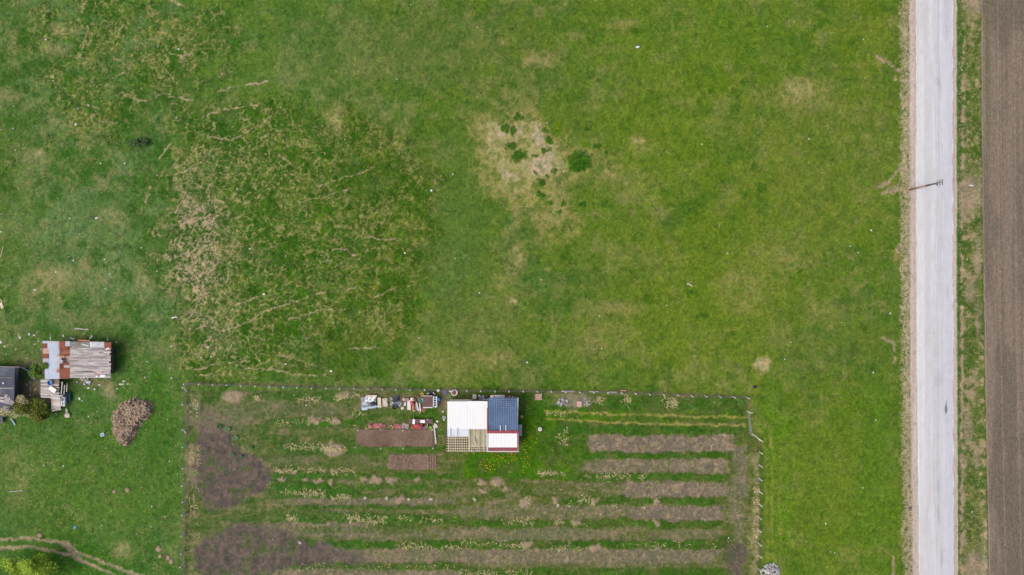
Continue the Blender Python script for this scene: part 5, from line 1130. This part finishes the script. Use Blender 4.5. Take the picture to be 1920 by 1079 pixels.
x, y, g = G(792.5, 799.5); MB().blob((x, y, g + .4), (.55, .5, .3), 0, .18).one("dark_red_lump", mat("dark_maroon", A4(92, 56, 60), A4(112, 74, 76), 4, .8), "dark maroon lump right on the bright red cover", "lump")
slab(796.5, 801, 8, 6.5, .25, mat("taupe_cloth", A4(128, 108, 106), A4(150, 130, 126), 3, .9), "taupe_cloth", "taupe cloth at the right end of the bright red cover", "cloth", 0, .03, .04)
plank_on_ground(801.3, 795, 800.8, 802, .12, M_CREAM, "cream slat upright beside the black hoop", .2); x, y, g = G(805.2, 797.9); MB().ring((x, y, g + .12), .2, .055, 16, 6).one("black_hoop", M_BLACK, "black hoop right of the bright red cover", "hoop")
x, y, g = G(806.8, 802.4); MB().lathe((x, y, g), [(0, 0), (.28, 0), (.34, .3), (.36, .31), (.3, .3), (.25, .2), (0, .2)], 14).one("green_pot", M_GREEN, "olive green pot below the black hoop", "pot")
plank_on_ground(809.5, 808.5, 812, 804, .10, M_CREAM, "cream slat at the dug bed's upper right corner", .15)
# along the cottage's north wall
x, y, g = G(890, 743.5); MB().box((x, y, g + .35), (.62, .78, .7)).one("brown_cabinet", M_BEIGE, "small beige cabinet behind the white annex", "cabinet")
slab(903, 745.5, 11, 9, .2, M_GREY, "grey_sheet_pile", "crumpled grey sheets behind the gap of the two roofs", "sheets", .2, .3, .07)
plank_on_ground(905, 748.8, 915, 747, .12, M_WHITE, "white slat lying over the crumpled grey sheets", .75); sack(898.5, 741.5, .3, .25, .2, M_WHITE, "white_scrap", "white scrap on top of the crumpled grey sheets", "litter", 0, .4)
sack(912.5, 743, .5, .4, .3, M_MAROON, "maroon_bundle", "maroon bundle beside the crumpled grey sheets", "bundle", 0, .2)
slab(922.6, 742.6, 6, 5.6, .06, M_PINKW, "white_board", "small white board leaning behind the blue roof, left one", "board", 0, 1.0); slab(936, 742.2, 20.5, 6, .06, M_PINKW, "white_board", "wide white boards stacked behind the blue roof", "boards", 0, 1.0)
slab(926.5, 742.2, .9, 6.5, .08, M_GREY, "grey_stick", "dark grey stick between the white boards behind the cottage", "stick", .3, 1.08)
slab(951, 743, 8, 4.5, .3, M_WOODB, "brown_box", "brown box behind the right half of the blue roof", "box", 0, .5); plank_on_ground(955.3, 739.8, 955.4, 745.5, .1, M_CREAM, "thin cream slat behind the blue roof", 1.0)
sack(958, 743.4, .4, .35, .3, M_ORANGE, "orange_brown_pot", "orange brown lump behind the blue roof's right corner", "pot", 0, .5); sack(961.5, 744.3, .45, .35, .3, M_STONE, "grey_lump", "grey lump at the blue roof's right rear corner", "lump", 0, .4)
x, y, g = G(978.3, 781); t = thing("tree_stump", "brown cut tree stump right of the blue roof", "stump", (x, y, g)); MB().lathe((x, y, g - .1), [(.34, 0), (.28, .2), (.26, .42)], 11).build("bark", M_BARK, t, True); MB().lathe((x, y, g - .1), [(.26, .42), (0, .43)], 11).build("cut_face", mat("cut_wood", A4(186, 150, 104), A4(202, 170, 128), 8, .8), t)
x, y, g = G(1012.4, 804.2); MB().lathe((x, y, g), [(.34, -.1), (.36, .3), (.33, .34), (0, .36)], 16).one("well_cover", M_STONE, "round grey stone cover in grass right of the cottage", "well cover")
# bricks and rubble near the north fence
bk = thing("brick_stack", "small stack of pink bricks with white stones right of the cottage", "bricks", base_of(1010, 744))
x, y, g = G(1009.8, 744)
for i in range(4):
    for j in range(7): MB().box((x - .42 + i * .27 + R.uniform(-.02, .02), y - .46 + j * .15, g + .22 + .02 * R.random()), (.25, .12, .4), rz=R.uniform(-.08, .08)).build("brick", M_BRICK, bk)
for k in range(5): sack(1015 + R.uniform(-.7, .8), 738.6 + k * 2.4, .26, .22, .2, M_WHITE, "white_stone", "white stone at the right side of the pink brick stack", "stone", 0, .1, "white stones beside the brick stack")
for k in range(3): plank_on_ground(1001.6 + k * 1.3, 739.5, 1002.6 + k * 1.3, 750.5, .1, (M_WOODB, M_MAROON, M_WOODB)[k], "brown slat left of the pink brick stack", .25)
for o in [o for o in bpy.data.objects if o.get('label') == "brown slat left of the pink brick stack"]: o['group'] = "brown slats left of the brick stack"
rb = thing("rubble_pile", "pile of white rubble on bare ground below the north fence", "rubble", base_of(1056, 755))
for k in range(46):
    a = R.random() * 6.283; r_ = math.sqrt(R.random()); p = W(1055.5 + r_ * 11 * math.cos(a), 754 + r_ * 8 * math.sin(a)); o = bpy.data.objects.new("stone", R.choice(stone_me)); COL.objects.link(o); o.parent = rb
    s_ = R.uniform(.18, .42); o.location = Vector((p[0], p[1], gz(p[0], p[1]) + .08 + .25 * (1 - r_))) - ORG[rb.name]; o.scale = (s_, s_, s_); o.rotation_euler = (R.random(), R.random(), R.random() * 6)
slab(1085.8, 757, 9, 10, .4, M_BRICK, "brick_block", "square pink brick block right of the white rubble pile", "bricks", .03)
gr = thing("gravel_scatter", "scatter of grey stones right of the pink brick block", "stones", base_of(1098, 754))
for k in range(60):
    p = W(1099 + R.gauss(0, 7), 754 + R.gauss(0, 4)); o = bpy.data.objects.new("stone", R.choice(stone_me)); COL.objects.link(o); o.parent = gr; s_ = R.uniform(.1, .22)
    o.location = Vector((p[0], p[1], gz(p[0], p[1]) + .05)) - ORG[gr.name]; o.scale = (s_, s_, s_); o.rotation_euler = (R.random(), R.random(), R.random() * 6)
slab(1168.5, 732.6, 10, 1.6, .1, mat("pale_red_board", A4(220, 150, 140), A4(232, 180, 170), 3, .8), "pale_red_board", "pale red board lying along the north fence", "board", 0, .1)
for (x0, x1, yy) in ((1052, 1078, 733.8), (1104, 1122, 734.4), (1140, 1156, 735.6)): plank_on_ground(x0, yy, x1, yy + .4, .22, M_WOODG3, {1052: "long grey board lying under the north fence wires", 1104: "middle grey board lying under the north fence wires", 1140: "right grey board lying under the north fence wires"}[x0], .1)
x, y, g = G(1372.5, 815); MB().tube((x, y, g - .1), (x, y, g + .9), .09, .07, 8).one("tree_stake", M_WOODG3, "short grey stake at the right end of the top soil strip", "stake")
x, y, g = G(1415, 725.5); MB().blob((x, y, g + .14), (.62, .42, .3), .1, .2).one("dark_cloth", mat("dark_violet_cloth", A4(44, 34, 58), A4(66, 54, 80), 4, .9), "dark violet cloth heap in the meadow near the fence corner", "cloth")
x, y, g = G(1706.5, 953); MB().blob((x, y, g + .1), (.55, .34, .2), -.4, .25).one("violet_rag", mat("violet_cloth", A4(86, 74, 120), A4(112, 98, 146), 4, .9), "violet rag on the gravel at the road's left shoulder", "rag")
x, y, g = G(1293, 534.5); MB().path([(x - .5, y + .1, g + .1), (x - .2, y + .2, g + .14), (x + .1, y + .02, g + .14), (x + .45, y - .25, g + .1)], .09, 6).one("white_branch", M_CREAM, "bent white branch lying in the right meadow", "branch")
x, y, g = G(1195.5, 88.5); t = thing("blue_white_bag", "blue and white plastic bag in the upper meadow", "bag", (x, y, g)); MB().blob((x, y, g + .12), (.62, .42, .26), .2, .22).build("bag", M_WHITE, t); MB().blob((x - .08, y + .12, g + .2), (.4, .26, .2), .4, .22).build("flap", M_BLUE2, t)
x, y, g = G(141, 989); MB().blob((x, y, g + .1), (.6, .5, .22), .4, .24).one("blue_rag", mat("grey_blue_rag", A4(98, 138, 186), A4(140, 170, 206), 4, .9), "blue rag in grass above the farm track", "rag")
sp = W(1806, 352); t = thing("sign_post", "thin post with a small white plate on the dry east verge", "sign", (sp[0], sp[1], 0))
MB().tube((sp[0], sp[1], -.2), (sp[0], sp[1], 1.9), .035, .035, 7).build("post", M_GREY, t); MB().add([(sp[0] - .34, sp[1] + .03, 2.0), (sp[0] + .34, sp[1] - .03, 2.0), (sp[0], sp[1], 1.4), (sp[0] - .3, sp[1] + .16, 2.0), (sp[0] + .36, sp[1] + .10, 2.0), (sp[0] + .02, sp[1] + .06, 1.4)], [[0, 1, 2], [5, 4, 3], [0, 3, 4, 1], [1, 4, 5, 2], [2, 5, 3, 0]]).build("plate", M_WHITE, t)

# ----------------------------------------------------------------- molehills and litter
mh_m = mat("molehill_earth", A4(150, 128, 108), A4(178, 156, 134), 5, .95, bump=.5)
for (x_, y_, r_, lab) in ((75, 1004, .42, "round brown molehill just above the farm track"), (215, 922, .38, "brown molehill in the lower left meadow, left of a pair"), (240, 919, .44, "brown molehill in the lower left meadow, right of a pair"), (298, 1030, .5, "highest of the molehills near the bottom of the west fence"),
                          (301, 1043, .38, "second of the molehills near the bottom of the west fence"), (316, 1046, .44, "third of the molehills near the bottom of the west fence"), (322, 1053, .42, "lowest of the molehills near the bottom of the west fence")):
    x, y, g = G(x_, y_); MB().blob((x, y, g + .02), (r_ * 2, r_ * 1.8, .36), R.random(), .2, squash=False).one("molehill", mh_m, lab, "molehill", "molehills in the lower left meadow", smooth=True)
lit_me = []
for i in range(6):
    mb = MB(); ph_ = R.random() * 9; mb.sheet(-.5, .5, -.38, .38, lambda a, b: .12 + .1 * math.sin(a * 7 + ph_) * math.cos(b * 6 + ph_) + .06 * math.sin(b * 15 + a * 9), 5, 4, .04)
    me = bpy.data.meshes.new("litter_scrap"); me.from_pydata(mb.v, [], mb.f); me.materials.append(M_WHITE if i < 4 else (M_LBLUE if i == 4 else M_BEIGE)); lit_me.append(me)
LIT = {
    ("white scrap of litter in the rough pasture left of the hummocks", "litter scraps in the left pasture"): [(86, 75, 5), (101, 152, 3), (26, 200, 3), (146, 204, 3), (166, 198, 4), (331, 222, 3), (25, 242, 2.5), (142, 234, 5), (297, 89, 3), (335, 93, 4), (166, 51, 2.5), (234, 307, 4), (189, 307, 3), (295, 329, 2.5), (181, 409, 5),
        (131, 410, 3), (150, 439, 2.5), (129, 482, 2.5), (138, 489, 4.5), (196, 487, 4), (265, 465, 2.5), (105, 510, 5), (207, 514, 3), (294, 509, 2.5), (29, 282, 2.5), (43, 279, 2.5), (281, 365, 2.5), (2, 435, 3), (66, 544, 5), (198, 542, 3), (110, 600, 3)],
    ("white scrap of litter among the grass hummocks", "litter scraps among the hummocks"): [(445, 355, 3), (469, 467, 4), (647, 262, 2.5), (673, 306, 2.5), (809, 358, 5), (625, 380, 2.5), (759, 475, 4), (495, 552, 5), (536, 683, 4), (621, 696, 5), (491, 636, 3), (466, 637, 3), (390, 651, 4), (396, 669, 3), (378, 671, 3), (536, 480, 2.5), (570, 395, 2)],
    ("white scrap of litter on the wide open meadow", "litter scraps on the open meadow"): [(899, 550, 3.5), (853, 485, 2.5), (786, 634, 2.5), (849, 327, 3), (1015, 525, 3), (1128, 654, 2.5), (1250, 573, 2.5), (1669, 588, 4), (1594, 462, 3), (1609, 474, 3), (1633, 432, 2.5), (1431, 631, 2.5), (1483, 642, 2.5), (1471, 674, 2.5),
        (1578, 605, 2.5), (1364, 475, 2.5), (1637, 699, 3.5), (770, 10, 2.5), (744, 149, 3), (1619, 74, 2.5), (1438, 50, 2.5), (1517, 261, 3), (1316, 271, 2.5), (1634, 433, 2.5), (1548, 982, 4), (1557, 1035, 2.5), (1565, 1037, 2.5), (1618, 915, 2.5), (895, 52, 2.5), (1026, 231, 2.5), (1057, 322, 3), (988, 680, 4), (1124, 593, 2.5), (1642, 788, 3)],
    ("white scrap of litter on the ploughed field or its verge", "litter scraps right of the road"): [(1898, 54, 3.5), (1873, 22, 2.5), (1850, 134, 2.5), (1900, 534, 4), (1864, 561, 3), (1866, 527, 2.5), (1884, 1022, 3.5), (1867, 811, 2.5), (1846, 788, 2.5), (1813, 487, 3), (1803, 132, 3), (1794, 729, 4), (1822, 960, 3)],
    ("white scrap of litter strewn in grass round the sheds", "litter scraps round the sheds"): [(55, 627, 5), (64, 629, 4), (38, 633, 4), (119, 630, 5), (172, 632, 6), (219, 642, 4), (2, 642, 5), (321, 650, 4), (322, 709, 4), (178, 730, 4), (166, 728, 5), (149, 748, 5), (166, 781, 3), (182, 772, 3), (88, 781, 6), (81, 786, 4), (314, 787, 2.5),
        (276, 679, 3), (272, 708, 3), (319, 691, 3), (105, 776, 3), (12, 664, 3), (30, 655, 2.5), (72, 640, 4), (66, 646, 3), (45, 660, 3), (154, 752, 3), (186, 722, 4), (95, 634, 3), (9, 650, 4), (78, 655, 3), (50, 672, 3)],
    ("white scrap of litter in the lower left meadow", "litter scraps in the lower left meadow"): [(82, 873, 3), (119, 874, 3), (191, 986, 3), (285, 950, 3), (283, 988, 2.5), (256, 1002, 2.5), (318, 865, 2.5), (333, 889, 2.5)],
    ("white scrap of litter on the garden strips", "litter scraps on the garden strips"): [(574, 760, 3), (1068, 950, 3), (1063, 802, 2.5), (1366, 1009, 3), (511, 1012, 3), (1048, 1033, 2.5), (1236, 933, 3), (1208, 952, 3.5), (1415, 976, 2.5)],
}
# a scrap that lies next to something findable is described by it; the rest of a group share their label
MARKS = [(260, 269, "the dark weed clump"), (74, 697, "the green bush"), (145, 675, "the weathered plank shed"), (102, 740, "the board lean-to"), (58, 768, "the flowering bush"), (248, 792, "the brown manure heap"), (330, 596, "the curved white pipe"), (153, 617, "the long grey plank"),
         (4, 573, "the cream board"), (10, 720, "the dark tar paper shed"), (1087, 300, "the big dark tuft"), (965, 245, "the bare straw patch"), (1430, 687, "the small straw coloured patch"), (1293, 535, "the bent white branch"), (1195, 88, "the blue and white bag"),
         (1706, 356, "the utility pole's foot"), (1415, 726, "the dark violet cloth"), (1818, 352, "the white sign plate"), (943, 797, "the cottage"), (75, 1004, "the molehill at the track"), (228, 920, "the pair of molehills"), (310, 1043, "the group of molehills"), (141, 989, "the blue rag"),
         (193, 815, "the blue printed carton"), (127, 779, "the pinkish slab"), (972, 488, "the pale worn spot"), (640, 462, "the ring of crossing cattle paths"), (1404, 792, "the tube gate"), (1443, 1070, "the stone heap"), (125, 524, "the dry patch above the sheds"), (1372, 815, "the short grey stake")]
own = {}; used = set()
every = [(x_, y_, grp) for (lab, grp), pts in LIT.items() for (x_, y_, s_) in pts]
for mx_, my_, mn in MARKS:
    for w_, ok in (("left of", lambda a, b: -a > 1.6 * abs(b)), ("right of", lambda a, b: a > 1.6 * abs(b)), ("above", lambda a, b: -b > 1.6 * abs(a)), ("below", lambda a, b: b > 1.6 * abs(a))):
        c_ = sorted((math.hypot(x_ - mx_, y_ - my_), (x_, y_)) for x_, y_, g_ in every if ok(x_ - mx_, y_ - my_) and math.hypot(x_ - mx_, y_ - my_) < 95)
        if c_ and c_[0][1] not in own and (len(c_) == 1 or c_[1][0] > c_[0][0] * 1.25): own[c_[0][1]] = "small white scrap of litter, nearest one " + w_ + " " + mn
for (lab, grp), pts in LIT.items():
    free = [p for p in pts if (p[0], p[1]) not in own]
    for w_, f_ in (("topmost", lambda p: p[1]), ("lowest", lambda p: -p[1]), ("leftmost", lambda p: p[0]), ("rightmost", lambda p: -p[0])):
        q = min(pts, key=f_)
        if (q[0], q[1]) not in own: own[(q[0], q[1])] = w_ + " " + lab.replace("white scrap of litter", "white litter scrap")
    for (x_, y_, s_) in pts:
        x, y, g = G(x_, y_); o = bpy.data.objects.new("litter_scrap", R.choice(lit_me[:4])); COL.objects.link(o); o.location = (x, y, g + .03); k = s_ * .07; o.scale = (k * R.uniform(.8, 1.25), k * R.uniform(.7, 1.1), k); o.rotation_euler = (0, 0, R.random() * 6.28)
        tag(o, own.get((x_, y_), "lone " + lab.replace("white scrap of litter", "small white litter scrap")), "litter", grp)

# ----------------------------------------------------------------- shrubs, the willow, garden plants
def foliage(name, c, rad, n, size, cols, parent, seed, lumps=7, flat=.35):
    rng = np.random.default_rng(seed); lc = rng.normal(0, .5, (lumps, 3)); lc[:, 2] = np.abs(lc[:, 2]) * .9; lc[0] = 0; lr = (.30 + .42 * rng.random(lumps)) * (7 / max(lumps, 7)) ** .4
    k = rng.integers(0, lumps, n); d = rng.normal(0, 1, (n, 3)); d /= np.linalg.norm(d, axis=1)[:, None]
    p = (lc[k] + d * (lr[k] * rng.random(n) ** .4)[:, None]) * np.array(rad) + np.array(c); p = p[p[:, 2] > .15]; n = len(p); k = k[:n]
    a = rng.random(n) * 6.283; L = size * (.6 + .8 * rng.random(n)); w = L * .42; t1 = np.stack([np.cos(a), np.sin(a), rng.normal(0, flat, n)], -1); t2 = np.stack([-np.sin(a), np.cos(a), rng.normal(0, flat, n)], -1)
    V = np.stack([p - t1 * L[:, None], p - t2 * w[:, None], p + t1 * L[:, None], p + t2 * w[:, None]], 1).reshape(-1, 3) - np.array(ORG[parent.name])
    cc = np.array(cols)[(rng.random(n) ** 1.3 * len(cols)).astype(int)] * (.8 + .4 * rng.random((n, 1)))
    o = fast_mesh(name, V, np.arange(4 * n).reshape(-1, 4), leaf_m, {"tint": ('FLOAT_COLOR', np.repeat(np.clip(cc, 0, .9), 4, 0))}, False, parent); return tag(o, kind='stuff')
leaf_m = attr_mat("leaf", "tint", rough=.7, grain=.1, scales=(2, .7), bump=0)
def bush(name, label, cat, px_, py_, rad, zc, n, size, cols, seed, limbs=6, lumps=11):
    p = W(px_, py_, zc); t = thing(name, label, cat, (p[0], p[1], 0)); g = gz(p[0], p[1])
    mb = MB().tube((p[0], p[1], g - .2), (p[0], p[1], zc * .7), .1 * rad[0] * .6, .05 * rad[0] * .6, 8)
    for i in range(limbs):
        a = i * 6.283 / limbs + R.uniform(-.3, .3); q = (p[0] + math.cos(a) * rad[0] * .62, p[1] + math.sin(a) * rad[1] * .62, zc + R.uniform(-.1, .35) * rad[2]); m_ = (p[0] + math.cos(a) * rad[0] * .22, p[1] + math.sin(a) * rad[1] * .22, zc * .75)
        mb.tube((p[0], p[1], g + zc * .3), m_, .05 * rad[0] * .6, .035 * rad[0] * .6, 6); mb.tube(m_, q, .035 * rad[0] * .6, .012, 6)
    mb.build("trunk", M_BARK, t, True); foliage("crown", (p[0], p[1], zc), rad, n, size, cols, t, seed, lumps); return t
bush("willow_tree", "bright yellow green tree at the picture's bottom left corner", "tree", 55, 1071, (3.9, 3.2, 2.0), 2.7, 8500, .13, [A(172, 200, 62), A(150, 186, 56), A(126, 166, 48), A(100, 142, 44), A(196, 214, 92)], 701, 12, 34)
b1 = bush("flowering_bush", "large bush with pale blossom between the dark shed and lean-to", "bush", 58, 766, (2.9, 2.0, 1.5), 1.5, 5200, .15, [A(96, 110, 34), A(112, 120, 44), A(74, 94, 28), A(128, 126, 66)], 711)
pw = W(43, 772, 2.0); foliage("blossom", (pw[0], pw[1], 1.75), (1.7, 1.7, 1.1), 1500, .10, [A(196, 182, 140), A(210, 200, 166), A(160, 150, 92)], b1, 712)
bush("green_bush", "small green bush growing against the rusty sheet roof", "bush", 76, 695, (1.5, 1.4, 1.2), 1.4, 2600, .13, [A(92, 126, 44), A(76, 112, 34), A(112, 136, 60), A(58, 96, 26)], 721)
bush("dark_weed_clump", "dark round weed clump with pale stalks in the left pasture", "weed clump", 260, 269, (1.0, .95, .5), .45, 1500, .11, [A(56, 92, 36), A(68, 104, 42), A(120, 126, 112)], 731, 4)
for i, (x_, y_, r_, lab) in enumerate(((412, 800, .75, "dark green kale plant, leftmost of the row on dark soil"), (428, 805, .7, "blue green kale plant, upper middle of the garden corner"), (443, 821, .65, "pale blue green kale plant, right of the soil bare patch"), (437, 852, .5, "small kale plant, lower left of the three on soil"), (452, 856, .45, "small kale plant, lower right of the three on soil"), (472, 839, .5, "green kale plant furthest right in the garden corner"))):
    x, y, g = G(x_, y_); t = thing("kale_plant", lab, "plant", (x, y, g), "kale plants in the left garden corner")
    for j in range(9):
        a = j * .698 + R.uniform(-.2, .2); L = r_ * R.uniform(.55, 1.0); ca_, sa_ = math.cos(a), math.sin(a); w_ = r_ * .2
        V = [(x, y, g + .12), (x + ca_ * L * .5 - sa_ * w_, y + sa_ * L * .5 + ca_ * w_, g + .34), (x + ca_ * L * .5 + sa_ * w_, y + sa_ * L * .5 - ca_ * w_, g + .34), (x + ca_ * L, y + sa_ * L, g + .2), (x + ca_ * L * .5, y + sa_ * L * .5, g + .28)]
        MB().add(V, [[0, 4, 1], [0, 2, 4], [1, 4, 3], [4, 2, 3]]).build("leaf", mat("kale_leaf", A4(74, 122, 70), A4(110, 152, 108), 4, .6) if i else mat("dark_kale_leaf", A4(44, 92, 34), A4(66, 112, 48), 4, .6), t)
for i, (x_, y_) in enumerate(((685, 933), (725, 934), (767, 936), (808, 936), (563, 1017), (890, 936), (1046, 947))):
    x, y, g = G(x_, y_); t = thing("pale_leaved_plant", ("pale leaved plant, first in the row on the middle garden strip", "pale leaved plant, second in the row on the middle garden strip", "pale leaved plant, third in the row on the middle garden strip", "yellowish pale plant, last in the row on the middle garden strip", "pale leaved plant alone in the lower green strip", "pale leaved plant below the lush grass of the cottage", "pale whitish plant on the soil strip below the track")[i], "plant", (x, y, g), "pale leaved plants in the garden")
    for j in range(7):
        a = j * .9 + R.uniform(-.3, .3); L = R.uniform(.22, .42); ca_, sa_ = math.cos(a), math.sin(a); w_ = .07
        MB().add([(x, y, g + .1), (x + ca_ * L * .5 - sa_ * w_, y + sa_ * L * .5 + ca_ * w_, g + .26), (x + ca_ * L * .5 + sa_ * w_, y + sa_ * L * .5 - ca_ * w_, g + .26), (x + ca_ * L, y + sa_ * L, g + .2)], [[0, 2, 1], [1, 2, 3]]).build("leaf", mat("pale_leaf", A4(196, 204, 176), A4(220, 222, 200), 5, .7), t)
